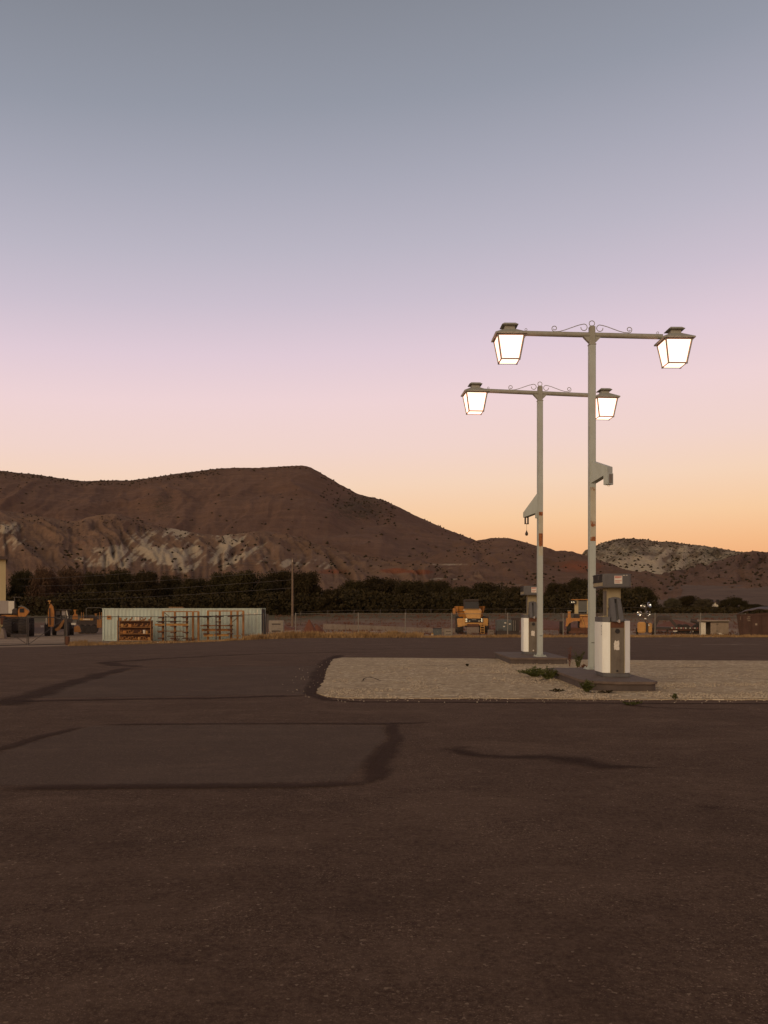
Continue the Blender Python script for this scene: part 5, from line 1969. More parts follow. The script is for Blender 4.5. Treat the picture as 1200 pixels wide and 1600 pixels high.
# ------------------------------------------------------------------ motor grader, partly behind the near post
def grader():
    Y = 77.0
    base = loc_of(900, Y)
    q = local(900, Y, base.z)
    t = thing('motor_grader', 'orange road grader with glazed cab parked behind the near lamp post', 'grader', base, R(-11))
    def X(p): return q(p, 0)[0]
    def Z(p): return q(0, p)[1]
    part('cab_floor', 'dark_steel', t, ((X(897), 1.2, Z(966)), (X(924), 2.8, Z(959))))
    for (xa, xb) in ((898.5, 904), (917.5, 919.5), (923, 924.5)):
        part('cab_post', 'cream', t, ((X(xa), 1.2, Z(959)), (X(xb), 1.28, Z(937.3))))
        part('cab_post', 'cream', t, ((X(xa), 2.7, Z(959)), (X(xb), 2.78, Z(937.3))))
    cab = t
    part('windscreen', 'cab_glass', cab, ((X(904), 1.22, Z(955)), (X(917.5), 1.25, Z(938.5))))
    part('windscreen', 'cab_glass', cab, ((X(919.5), 1.22, Z(955)), (X(923), 1.25, Z(938.5))))
    part('seat', 'dark_steel', cab, ((X(906), 1.9, Z(958)), (X(914), 2.3, Z(946))))
    part('window_sill', 'blue_grey', cab, ((X(904), 1.19, Z(956.5)), (X(918), 1.26, Z(953.5))))
    part('roof', 'orange', t, ((X(893), 1.0, Z(937.2)), (X(925), 3.0, Z(936))), bevel=0.02)
    lb = part('light_bar', 'black', t, ((X(890.5), 0.95, Z(943.5)), (X(901), 1.15, Z(938.5))))
    for a in (894.2, 897.4):
        b = MB(); b.lathe([(0.02, 0), (0.07, 0.02), (0.07, 0.05)], (X(a), 0.90, Z(941)), 10, 'y'); b.build('work_light', M['lens'], lb)
    b = MB(); b.hexa([(X(906), 0.6, Z(981)), (X(926), 0.6, Z(981)), (X(926), 3.5, Z(981)), (X(906), 3.5, Z(981)), (X(906.5), 0.8, Z(961)), (X(926), 0.8, Z(961)), (X(926), 3.5, Z(961)), (X(906.5), 3.5, Z(961))], 0.05); body = b.build('body', M['orange'], t)
    part('body_rail', 'yellow', body, ((X(906), 0.55, Z(962.5)), (X(926), 0.8, Z(960.4))))
    for (a, c) in (((908, 964), (914, 980)), ((918, 964), (922, 978))):
        b = MB(); b.cyl((X(a[0]), 0.55, Z(a[1])), (X(c[0]), 0.55, Z(c[1])), 0.045, n=6); b.build('hydraulic_arm', M['yellow'], t)
    b = MB(); b.prism([(X(885), Z(972)), (X(885), Z(965.5)), (X(907), Z(966)), (X(907), Z(970.5)), (X(896), Z(970.5)), (X(890), Z(973.5)), (X(887), Z(979)), (X(884), Z(979))], 'y', 0.4, 0.75, 0.02); b.build('front_frame', M['orange'], t)
    b = MB(); b.span((X(887.5), 0.4, Z(966)), (X(892), 0.7, Z(955)), 0.02); st = b.build('steering_stack', M['orange'], t)
    part('stack_cap', 'galv', st, ((X(887), 0.35, Z(955)), (X(893), 0.75, Z(953.7))))
    b = MB(); b.prism([(0.0, 0.0), (0.1, 0.22), (0.03, 0.5), (-0.03, 0.5), (0.03, 0.22), (-0.07, 0.0)], 'x', X(889), X(926)); b.build('blade', M['rust'], t, False, (0, 0.5, 0.08))
    wheel(t, (X(877.5), 0.7, 0.55), 0.56, 0.34, 'x', 'orange')
    wheel(t, (X(889), 1.0, 0.55), 0.56, 0.34, 'x', 'orange')
    for yy in (2.4, 3.8):
        wheel(t, (X(908), yy, 0.62), 0.64, 0.42, 'x', 'orange')
        wheel(t, (X(929), yy, 0.62), 0.64, 0.42, 'x', 'orange')
    return t
grader()


# ------------------------------------------------------------------ portable floodlight tower
def light_tower():
    Y = 74.0
    base = loc_of(1007, Y)
    q = local(1007, Y, base.z)
    t = thing('light_tower', 'orange portable floodlight tower with four silver lamps', 'light tower', base, R(-15))
    def X(p): return q(p, 0)[0]
    def Z(p): return q(0, p)[1]
    b = MB(); b.span((X(996.5), 0.0, Z(989)), (X(1009), 1.2, Z(972)), 0.08); body = b.build('engine_housing', M['yellow'], t, True)
    b = MB(); b.span((X(1012.5), 0.1, Z(988.5)), (X(1018.5), 1.1, Z(973.5)), 0.06); b.build('engine_housing', M['yellow'], t, True)
    part('vent_panel', 'dark_steel', t, ((X(1009), 0.05, Z(988)), (X(1012.5), 1.1, Z(973)))) 
    b = MB(); b.lathe([(0.03, 0), (0.06, 0.01)], (X(1013.5), 0.085, Z(977)), 8, 'y'); b.build('tail_lamp', M['lens'], t)
    wheel(t, (X(997) - 0.05, 0.6, 0.30), 0.31, 0.18, 'x', 'galv')
    wheel(t, (X(1018) + 0.1, 0.6, 0.30), 0.31, 0.18, 'x', 'galv')
    b = MB(); b.cyl((X(1008.5), 0.6, Z(973)), (X(1008.5), 0.6, Z(944)), 0.045, n=8); mast = b.build('mast', M['galv_dark'], t, True)
    part('cross_bar', 'galv_dark', mast, ((X(1001), 0.56, Z(949)), (X(1015), 0.64, Z(947.8))), ((X(1000), 0.56, Z(959)), (X(1014), 0.64, Z(957.8))))
    part('winch', 'steel', mast, ((X(1007), 0.5, Z(967.5)), (X(1010), 0.58, Z(965.8))))
    for (a, c, yaw, pit) in ((1005, 947, -20, 10), (1014.5, 945, 55, -25), (999.5, 958.5, -35, 15), (1013, 958.5, 40, 10)):
        b = MB()
        b.lathe([(0.03, 0.22), (0.10, 0.18), (0.19, 0.06), (0.225, -0.02), (0.21, -0.02), (0.17, 0.05), (0.08, 0.15), (0.01, 0.17)], n=18, axis='y')
        lm = b.build('floodlight', M['chrome'], t, True, (X(a), 0.5, Z(c)), (R(pit), 0, R(yaw)))
        b = MB(); b.lathe([(0.015, 0.15), (0.035, 0.1), (0.03, 0.03)], n=8, axis='y'); b.build('bulb', M['lens'], lm)
    return t
light_tower()


# ------------------------------------------------------------------ lowboy trailer
def trailer():
    Y = 80.0
    base = loc_of(1055, Y)
    q = local(1055, Y, base.z)
    t = thing('lowboy_trailer', 'dark lowboy trailer with raised gooseneck and red white reflector tape', 'trailer', base, R(-17))
    def X(p): return q(p, 0)[0]
    def Z(p): return q(0, p)[1]
    b = MB()
    for yy in (0.0, 2.0):
        b.prism([(X(1019), Z(980)), (X(1027.5), Z(965)), (X(1029), Z(963.5)), (X(1047), Z(963.5)), (X(1060), Z(979.5)), (X(1055), Z(980)), (X(1045.5), Z(968)), (X(1032), Z(968)), (X(1026), Z(980))], 'y', yy, yy + 0.35)
    gn = b.build('gooseneck', M['dark_steel'], t)
    part('neck_deck', 'dark_steel', gn, ((X(1028), 0.02, Z(963.4)), (X(1048), 2.33, Z(962.4))))
    part('neck_sill', 'galv_dark', gn, ((X(1031), 0.1, Z(968.8)), (X(1046), 0.3, Z(968.05))))
    part('lower_frame', 'dark_steel', t, ((X(1019), 0.0, Z(984)), (X(1048), 2.3, Z(980.1))))
    dk = part('deck', 'dark_steel', t, ((X(1046), -0.1, Z(983)), (X(1092), 2.5, Z(980.2))))
    for k in range(12):
        a = 1049 + k * 3.4
        if 9 > k > 6 and k != 8:
            continue
        part('reflector_tape', 'off_white' if k % 2 == 0 else 'red_ink', dk, ((X(a), -0.112, Z(982)), (X(a + 2.2), -0.101, Z(980.6))))
    for (a, c) in ((1052, 1058), (1078, 1082)):
        part('plate', 'off_white', dk, ((X(a), -0.108, Z(987)), (X(c), -0.09, Z(985.3))))
    part('side_beam', 'rust', t, ((X(1046), 0.0, Z(985.2)), (X(1094), 2.4, Z(983.1))))
    for a in (1062, 1071, 1088):
        wheel(t, (X(a), 0.35, 0.40), 0.42, 0.3, 'y', 'galv')
        wheel(t, (X(a), 2.0, 0.40), 0.42, 0.3, 'y', 'galv')
    for a in (1024, 1042):
        part('landing_leg', 'dark_steel', t, ((X(a), 0.3, -0.02), (X(a) + 0.16, 0.46, Z(983))))
    part('tail_post', 'dark_steel', t, ((X(1078), -0.3, -0.02), (X(1080), -0.2, Z(979))))
    b = MB(); b.tube([(X(1078), 0.4, Z(970)), (X(1085), 0.4, Z(971)), (X(1092), 0.4, Z(976)), (X(1094), 0.4, Z(982))], 0.16, 7); b.build('folded_ramp', M['dark_steel'], t)
    return t
trailer()


# ------------------------------------------------------------------ storage shed
def shed():
    Y = 76.0
    base = loc_of(1116, Y)
    q = local(1116, Y, base.z)
    t = thing('storage_shed', 'small tan flat roofed storage shed with its doorway standing open', 'shed', base, R(-19))
    def X(p): return q(p, 0)[0]
    def Z(p): return q(0, p)[1]
    part('wall', 'off_white', t, ((X(1094.5), 0, -0.05), (X(1103.5), 0.06, Z(972.5))))
    part('wall', 'tan', t, ((X(1110.5), 0, -0.05), (X(1120), 0.06, Z(972.5))))
    dr = part('door', 'tan', t, ((X(1120.3), -0.02, 0.05), (X(1137), 0.04, Z(972.5))))
    for z in (0.3, 0.9):
        part('hinge', 'galv_dark', dr, ((X(1119), -0.04, z), (X(1122), -0.02, z + 0.06)))
    part('wall', 'tan', t, ((X(1094.5), 0.06, -0.05), (X(1095.6), 1.8, Z(972.5))))
    part('wall', 'tan', t, ((X(1136), 0.06, -0.05), (X(1137), 1.8, Z(972.5))))
    part('wall', 'tan', t, ((X(1094.5), 1.8, -0.05), (X(1137), 1.86, Z(972.5))))
    part('header', 'dark_steel', t, ((X(1094.5), 0.005, Z(972.4)), (X(1137), 0.1, Z(971.2))))
    part('roof', 'tan', t, ((X(1091), -0.25, Z(971.1)), (X(1138.5), 2.0, Z(969))), bevel=0.02)
    g = loc_of(1127, 74.5)
    b = MB(); b.box((0, 0, 0.08), (0.4, 0.25, 0.14), 0.03, Matrix.Rotation(0.4, 3, 'Y')); o = b.build('litter', M['off_white'], None, False, g); tag(o, 'crumpled white litter on the grass before the shed', 'litter')
shed()


# ------------------------------------------------------------------ rusty dumpster at the right edge
def dumpster():
    Y = 70.5
    base = loc_of(1180, Y)
    q = local(1180, Y, base.z)
    t = thing('dumpster', 'large rusty brown roll off dumpster under a sagging dark tarp', 'dumpster', base, R(-23))
    def X(p): return q(p, 0)[0]
    def Z(p): return q(0, p)[1]
    x0, x1 = X(1154), X(1222)
    b = MB(); b.hexa([(x0 + 0.15, 0, 0.05), (x1, 0, 0.05), (x1, 5.5, 0.05), (x0 + 0.15, 5.5, 0.05), (x0 - 0.05, 0, Z(961)), (x1, 0, Z(955)), (x1, 5.5, Z(955)), (x0 - 0.05, 5.5, Z(961))], 0.02); body = b.build('body', M['dump_rust'], t)
    for k in range(5):
        xx = x0 + 0.25 + k * 0.72
        part('side_rib', 'dump_rust', body, ((xx, -0.07, 0.1), (xx + 0.09, 0.0, Z(962))))
    part('top_rim', 'dump_rust', body, ((x0 - 0.06, -0.05, Z(962)), (x1, 0.0, Z(960.4))))
    for (a, c, d_, e) in ((1158.5, 963, 1160, 969), (1169, 963.5, 1174, 964.5), (1168, 966.5, 1175, 967.4), (1169, 969.5, 1173, 970.3), (1180, 974, 1183, 977)):
        part('chalk_mark', 'tan', body, ((X(a), -0.008, Z(e)), (X(d_), 0.02, Z(c))))
    b = MB()
    V = []
    nx, ny = 26, 14
    for j in range(ny):
        for i in range(nx):
            u, v = i / (nx - 1), j / (ny - 1)
            x = x0 - 0.15 + (x1 - x0 + 0.2) * u
            y = -0.12 + 5.7 * v
            z = Z(961.5) + 0.50 * math.sin(PI * min(1, u * 0.9 + 0.02)) ** 0.8 + 0.35 * math.sin(PI * v) * u + 0.06 * noise.noise(Vector((x * 2, y * 1.2, 0)))
            V.append((x, y, z))
    F = [(j * nx + i, j * nx + i + 1, (j + 1) * nx + i + 1, (j + 1) * nx + i) for j in range(ny - 1) for i in range(nx - 1)]
    me = np_mesh('tarp', np.array(V), np.array(F), M['roof_dark'], True)
    tp = link('tarp', me, None, t)
    sd = tp.modifiers.new('thick', 'SOLIDIFY'); sd.thickness = 0.03
    b = MB(); b.span((x0 + 0.3, 0.3, -0.04), (x1, 0.5, 0.08)); b.build('skid', M['dark_steel'], t)
dumpster()


# ------------------------------------------------------------------ generator set, tanks and boxes along the fence
def generator():
    Y = 73.0
    base = loc_of(790, Y)
    q = local(790, Y, base.z)
    t = thing('generator_box', 'blue grey equipment box with white labels left of the far pump', 'generator', base, 0)
    def X(p): return q(p, 0)[0]
    def Z(p): return q(0, p)[1]
    b = MB(); b.span((X(776.5), 0, Z(986)), (X(800.5), 1.1, Z(968.5)), 0.04); body = b.build('housing', M['blue_grey'], t, True)
    for k in range(3):
        xx = X(776.5 + 8 * k)
        part('door_panel', 'blue_grey', body, ((xx + 0.03, -0.02, Z(985)), (xx + 0.40, 0.0, Z(971))))
    for (a, c) in ((788, 972.5), (795, 974.2), (786, 978)):
        part('white_label', 'off_white', body, ((X(a), -0.03, Z(c + 1.6)), (X(a + 3), -0.018, Z(c))))
    part('louvre', 'dark_steel', body, *[((X(778), -0.026, Z(985.5) + k * 0.05), (X(786), -0.018, Z(985.5) + k * 0.05 + 0.02)) for k in range(4)])
    part('skid', 'dark_steel', t, ((X(776.5), 0.05, -0.06), (X(812), 1.0, Z(985.9))))
    part('end_housing', 'dark_steel', t, ((X(801), 0.0, Z(986)), (X(812), 1.1, Z(965))), bevel=0.03)
    for a in (801.8, 804.8):
        b = MB(); b.cyl((X(a), -0.08, Z(986)), (X(a), -0.08, Z(969.5)), 0.035, n=8); b.build('standpipe', M['galv'], t, True)
generator()


def simple_box(name, label, cat, px0, px1, py0, Y, depth, mat, lid=None, group=None, rz=0):
    pc = (px0 + px1) / 2
    base = loc_of(pc, Y)
    q = local(pc, Y, base.z)
    t = thing(name, label, cat, base, rz, group)
    w = q(px1, 0)[0]
    h = q(0, py0)[1]
    b = MB(); b.span((-w, 0, -0.05), (w, depth, h), 0.03); body = b.build('body', M[mat], t)
    if lid:
        b = MB(); b.span((-w - 0.03, -0.04, h + 0.001), (w + 0.03, depth + 0.04, h + 0.05), 0.012); b.build('lid', M[lid], t)
        b = MB(); b.span((-0.06, -0.05, h * 0.55), (0.06, 0.0, h * 0.62)); b.build('handle', M['galv'], body)
    else:
        b = MB()
        b.span((-w * 0.6, -0.012, h * 0.2), (w * 0.6, 0.01, h * 0.28)); b.span((-w * 0.6, -0.012, h * 0.7), (w * 0.6, 0.01, h * 0.78)); b.build('groove', M['dark_steel'], body)
    return t
simple_box('utility_box', 'dark grey utility box beside the yellow marker, left of the dump truck', 'box', 677, 690, 982.5, 71.5, 0.6, 'blue_grey', 'dark_steel')
simple_box('concrete_block', 'tan concrete block between utility box and dump truck', 'concrete block', 694, 707, 984, 71.6, 0.7, 'concrete', None)
simple_box('concrete_block', 'brown concrete block right of the dump truck wheel', 'concrete block', 763.5, 772.5, 984, 73.5, 0.8, 'block', None)
simple_box('concrete_barrier', 'pale concrete barrier just right of the container end', 'barrier', 420, 443, 969.5, 82.0, 0.6, 'concrete', None)
g = loc_of(675.6, 71.2)
t = thing('marker_post', 'short bright yellow marker post beside the dark utility box', 'marker', g)
b = MB(); b.lathe([(0.10, -0.05), (0.11, 0.1), (0.10, 0.22), (0.06, 0.28), (0.02, 0.30)], n=12); b.build('post', M['beam'], t, True)
b = MB(); b.lathe([(0.113, 0.10), (0.116, 0.13), (0.113, 0.16)], n=12); b.build('band', M['off_white'], t, True)


def long_kerb():
    t = thing('retaining_kerb', 'long low pale concrete kerb along the dirt bank left of the dump truck', 'kerb', loc_of(600, 88))
    base = t.location.copy()
    pts = [(505, 96, 974.5), (540, 94, 976), (580, 92, 977.3), (620, 89, 979), (660, 85, 981), (712, 82, 982)]
    for (a, c) in zip(pts[:-1], pts[1:]):
        A, C = P(a[0], a[2], a[1]), P(c[0], c[2], c[1])
        dz = Vector((0, 0.25, 0))
        b = MB()
        ga, gc = gzf(A.x, A.y) - 0.3, gzf(C.x, C.y) - 0.3
        pts8 = [(A.x, A.y, ga), (C.x - 0.03, C.y, gc), (C.x - 0.03, C.y + 0.3, gc), (A.x, A.y + 0.3, ga), (A.x, A.y, A.z), (C.x - 0.03, C.y, C.z), (C.x - 0.03, C.y + 0.3, C.z), (A.x, A.y + 0.3, A.z)]
        b.hexa([Vector(p) - base for p in pts8], 0.02)
        b.build('kerb_section', M['block'], t)
long_kerb()


def heap(label, pxc, Y, wpx, top, mat, seed, name='dirt_heap', cat='dirt heap', sharp=1.0):
    base = loc_of(pxc, Y)
    q = local(pxc, Y, base.z)
    w = wpx * Y / FPX / 2
    h = q(0, top)[1]
    nr, na = 12, 30
    V = []
    for r in range(nr + 1):
        f = r / nr
        for a in range(na):
            an = 2 * PI * a / na
            rr = w * f * (1 + 0.18 * noise.noise(Vector((math.cos(an) * 1.5, math.sin(an) * 1.5, seed))))
            z = h * (1 - f) ** sharp * (1 + 0.12 * noise.noise(Vector((math.cos(an) * 2 * f, math.sin(an) * 2 * f, seed + 3)))) - (0.08 if r == nr else 0)
            V.append((rr * math.cos(an) - 0.15 * w * (1 - f), rr * math.sin(an) * 0.8, z))
    F = [(r * na + a, r * na + (a + 1) % na, (r + 1) * na + (a + 1) % na, (r + 1) * na + a) for r in range(nr) for a in range(na)]
    o = link(name, np_mesh(name, np.array(V), np.array(F), M[mat], True), None, None, base)
    return tag(o, label, cat)
heap('steep rusty red pile of soil behind the fence near the utility pole', 485, 78, 30, 966.5, 'soil_rust', 2.0, sharp=1.25)
heap('low brown mound of dirt right of the steep red pile', 497, 82, 26, 975, 'soil_rust', 5.0)
heap('long low earth mound behind the fence left of the kerb', 445, 96, 70, 975, 'soil_rust', 8.0)
heap('low dark earth mound behind the trailer', 1065, 92, 130, 968, 'soil_rust', 9.0)
heap('reddish earth bank behind the grader', 850, 100, 190, 966, 'soil_rust', 12.0)


# ------------------------------------------------------------------ left corner: building, loader, truck, backhoe, trailer
def building():
    Y = 92.0
    base = loc_of(9, Y)
    q = local(9, Y, base.z)
    t = thing('cream_building', 'tall cream walled building cut off by the left edge', 'building', base, R(24))
    h = q(0, 873)[1]
    part('wall', 'cream', t, ((-14, 0, -0.1), (0.0, 12, h)))
    part('roof', 'roof_dark', t, ((-14.3, -0.4, h + 0.002), (0.25, 12.4, h + 0.22)), bevel=0.03)
    part('gutter', 'roof_dark', t, ((-14.3, -0.5, h - 0.1), (0.2, -0.41, h + 0.1)))
    part('door', 'tan', t, ((-6, -0.05, 0), (-3.5, -0.005, 3)))
building()


def box_truck():
    Y = 88.0
    base = loc_of(4, Y)
    q = local(4, Y, base.z)
    t = thing('box_truck', 'white box truck body behind the wheel loader at the left edge', 'truck', base, R(22))
    def X(p): return q(p, 0)[0]
    def Z(p): return q(0, p)[1]
    bx = part('cargo_box', 'white_body', t, ((X(-25), 0, Z(959)), (X(12.5), 4.5, Z(938.5))), bevel=0.03)
    part('corner_panel', 'off_white', bx, ((X(12.3), -0.012, Z(958.5)), (X(20.5), 4.4, Z(939))))
    part('chassis', 'dark_steel', t, ((X(-20), 0.3, Z(963)), (X(16), 4.2, Z(959.1))))
    for a in (-15, 10):
        for yy in (0.4, 4.0):
            wheel(t, (X(a), yy, 0.48), 0.5, 0.3, 'y', 'galv')
box_truck()


def wheel_loader():
    Y = 80.0
    base = loc_of(27, Y)
    q = local(27, Y, base.z)
    t = thing('wheel_loader', 'dark big wheeled loader with orange engine hood beside the gate', 'loader', base, R(20))
    def X(p): return q(p, 0)[0]
    def Z(p): return q(0, p)[1]
    for (a, yy) in ((13.5, 0.0), (36, -0.4)):
        wheel(t, (X(a), yy, 0.80), 0.86, 0.75, 'x', 'rust')
    for (a, yy) in ((22.5, 2.6), (44.5, 2.2)):
        wheel(t, (X(a), yy, 0.80), 0.84, 0.7, 'x', 'rust')
    part('chassis', 'dark_steel', t, ((X(10), -0.1, 0.55), (X(45), 3.6, 1.25)), bevel=0.06)
    b = MB()
    b.prism([(X(28.5), Z(964)), (X(28), Z(954)), (X(30), Z(949)), (X(36), Z(948.5)), (X(42), Z(951.5)), (X(44.5), Z(956)), (X(43), Z(958)), (X(39), Z(964.5))], 'y', -0.3, 1.6, 0.05)
    hood = b.build('engine_hood', M['orange'], t, True)
    b = MB()
    b.tube([(X(28.5), -0.34, Z(948.5)), (X(33), -0.34, Z(947)), (X(38), -0.34, Z(949)), (X(43), -0.34, Z(953))], 0.05, 6)
    b.build('hood_edge', M['galv'], hood, True)
    part('radiator', 'black', hood, ((X(30.5), -0.34, Z(957)), (X(37), -0.29, Z(950.5))))
    part('body', 'dark_steel', t, ((X(19.5), -0.2, Z(960)), (X(28), 2.5, Z(951))), bevel=0.08)
    part('seat_box', 'galv_dark', t, ((X(23), -0.25, Z(953.5)), (X(26.5), 0.2, Z(950.5))), bevel=0.03)
    b = MB(); b.cyl((X(23), 0.2, Z(951)), (X(23), 0.2, Z(933)), 0.045, n=8); mast = b.build('canopy_post', M['galv_dark'], t, True)
    part('canopy_bar', 'galv_dark', mast, ((X(20.5), 0.1, Z(933.6)), (X(32), 0.3, Z(932.6))))
    part('counterweight', 'rust', t, ((X(3), -0.3, Z(976)), (X(9), 1.2, Z(962))), bevel=0.04)
    part('lift_arm', 'orange', t, ((X(3), 0.8, Z(966)), (X(28), 1.1, Z(961))), bevel=0.04)
    b = MB(); b.prism([(-0.5, 0), (0.5, 0), (0.65, 0.35), (-0.4, 0.28)], 'x', X(19), X(42)); b.build('bucket', M['dark_steel'], t, False, (0, -1.6, -0.02))
    part('step', 'dark_steel', t, ((X(2), -0.9, -0.02), (X(8), -0.5, 0.25)))
wheel_loader()
g = loc_of(5, 76)
b = MB(); b.hexa([(-0.25, -0.3, -0.05), (0.28, -0.3, -0.05), (0.25, 0.3, -0.05), (-0.25, 0.3, -0.05), (-0.1, -0.2, 0.9), (0.12, -0.2, 0.85), (0.1, 0.2, 0.85), (-0.1, 0.2, 0.9)], 0.05)
tag(b.build('boulder', M['block'], None, False, g), 'pale upright rock at the far left behind the gate', 'rock')


def backhoe():
    Y = 84.0
    base = loc_of(97, Y)
    q = local(97, Y, base.z)
    t = thing('backhoe_loader', 'orange backhoe loader with folded digging arm and glazed cab', 'backhoe', base, R(18))
    def X(p): return q(p, 0)[0]
    def Z(p): return q(0, p)[1]
    b = MB()
    b.prism([(X(77), Z(979)), (X(76.5), Z(958)), (X(78.5), Z(947)), (X(81), Z(943)), (X(84.5), Z(948)), (X(86), Z(956)), (X(85), Z(979))], 'y', -0.5, -0.1, 0.03)
    boom = b.build('boom', M['orange'], t)
    b = MB()
    b.cyl((X(80), -0.55, Z(976)), (X(79), -0.55, Z(950)), 0.05, n=8)
    b.build('hydraulic_ram', M['dark_steel'], boom, True)
    part('boom_knuckle', 'beam', boom, ((X(76.5), -0.5, Z(940.5)), (X(81), -0.15, Z(938.3))), bevel=0.02)
    part('boom_link', 'orange', boom, ((X(78), -0.4, Z(944)), (X(79.6), -0.25, Z(940.4))))
    for (a, c) in ((86, 88), (95, 96.5), (105.5, 107.5)):
        part('cab_post', 'dark_steel', t, ((X(a), 0.2, Z(967)), (X(c), 0.28, Z(953.5))))
        part('cab_post', 'dark_steel', t, ((X(a), 1.9, Z(967)), (X(c), 1.98, Z(953.5))))
    cab = t
    part('side_glass', 'cab_glass', cab, ((X(88), 0.22, Z(961)), (X(93.5), 0.25, Z(954.5))))
    part('side_glass', 'white_body', cab, ((X(96.5), 0.22, Z(961.5)), (X(102), 0.25, Z(954))))
    b = MB(); b.hexa([(X(104.5), 0.12, Z(966)), (X(106.5), 0.12, Z(966)), (X(106.5), 0.2, Z(966)), (X(104.5), 0.2, Z(966)), (X(102.5), 0.12, Z(953.5)), (X(104), 0.12, Z(953.5)), (X(104), 0.2, Z(953.5)), (X(102.5), 0.2, Z(953.5))]); b.build('cab_pillar', M['off_white'], cab)
    part('seat', 'black', cab, ((X(89), 0.6, Z(966)), (X(94), 1.2, Z(957))), bevel=0.05)
    part('cab_roof', 'galv_dark', t, ((X(85), 0.0, Z(953.4)), (X(110), 2.1, Z(952.2))), bevel=0.02)
    part('body', 'dark_steel', t, ((X(86), 0.1, Z(983)), (X(112), 2.1, Z(967.1))), bevel=0.05)
    b = MB()
    b.prism([(X(86), Z(983)), (X(92), Z(979)), (X(97), Z(970)), (X(99.5), Z(967)), (X(101.5), Z(968)), (X(98), Z(978)), (X(93), Z(985)), (X(88), Z(986))], 'y', -0.25, 0.05, 0.02)
    b.build('stabilizer', M['rack'], t)
    part('stabilizer_leg', 'off_white', t, ((X(73.3), -0.3, Z(975.5)), (X(75), -0.2, Z(964.5))), bevel=0.02)
    part('stabilizer_pad', 'off_white', t, ((X(66), -0.35, Z(980)), (X(70.5), -0.1, Z(977))), bevel=0.02)
    wheel(t, (X(75.5), 0.2, 0.55), 0.62, 0.5, 'x', 'rust')
    wheel(t, (X(104), 0.0, 0.62), 0.66, 0.5, 'x', 'rust')
    wheel(t, (X(84), 2.6, 0.5), 0.5, 0.4, 'x', 'rust')
    wheel(t, (X(110), 2.6, 0.5), 0.5, 0.4, 'x', 'rust')
    b = MB()
    b.prism([(X(111.5), Z(968)), (X(112), Z(962)), (X(115), Z(959)), (X(114.3), Z(954)), (X(113), Z(953.4)), (X(113), Z(952.7)), (X(118.5), Z(952.7)), (X(118.5), Z(953.4)), (X(116.6), Z(954)), (X(116.6), Z(959)), (X(120), Z(961)), (X(120.5), Z(968))], 'y', 0.6, 1.0, 0.02)
    b.build('loader_arm', M['orange'], t)
    part('number_plate', 'off_white', t, ((X(110.5), -0.1, Z(976.5)), (X(117), -0.06, Z(973.4))))
    b = MB(); b.prism([(X(115), Z(988)), (X(114.5), Z(980)), (X(119), Z(977)), (X(123), Z(979)), (X(125.5), Z(987)), (X(124), Z(988))], 'y', -0.4, 0.5, 0.03); b.build('bucket', M['rack'], t)
backhoe()


def flatbed():
    Y = 92.0
    base = loc_of(143, Y)
    q = local(143, Y, base.z)
    t = thing('flatbed_trailer', 'dark low equipment trailer with orange stakes left of the container', 'trailer', base, R(17))
    def X(p): return q(p, 0)[0]
    def Z(p): return q(0, p)[1]
    part('deck', 'dark_steel', t, ((X(121), 0, Z(976)), (X(160), 2.4, Z(969))), bevel=0.04)
    b = MB(); b.prism([(X(124), Z(969)), (X(130), Z(963)), (X(140), Z(961)), (X(150), Z(963.5)), (X(156), Z(969))], 'y', 0.4, 2.0, 0.04); b.build('load_cover', M['dark_steel'], t)
    sg = part('number_board', 'beam', t, ((X(125.5), -0.06, Z(969.3)), (X(145.5), -0.01, Z(966.2))))
    part('board_numbers', 'off_white', sg, *[((X(131 + k * 2.0), -0.072, Z(968.8)), (X(132.3 + k * 2.0), -0.059, Z(966.8))) for k in range(5)])
    for a in (127.5, 130.5, 154.5, 157.5):
        part('stake', 'rack', t, ((X(a), 0.0, Z(969)), (X(a + 1), 0.08, Z(956.5))))
    b = MB(); b.prism([(X(147), Z(959)), (X(151.5), Z(958.5)), (X(150), Z(963)), (X(149), Z(964))], 'y', 0.5, 1.0); b.build('hitch', M['rack'], t)
    part('end_gate', 'rack', t, ((X(151), -0.05, Z(981)), (X(158.5), 0.1, Z(968))), bevel=0.02)
    for a in (128, 137, 146):
        wheel(t, (X(a), 0.2, 0.42), 0.45, 0.3, 'y', 'galv_dark')
        wheel(t, (X(a), 2.1, 0.42), 0.45, 0.3, 'y', 'galv_dark')
    b = MB(); b.tube([(X(135), 0.3, Z(966)), (X(135), 0.3, Z(951)), (X(137), 0.3, Z(949.6)), (X(157), 0.3, Z(949.6)), (X(159), 0.3, Z(952))], 0.022, 6); b.build('hoop', M['galv'], t, True)
flatbed()


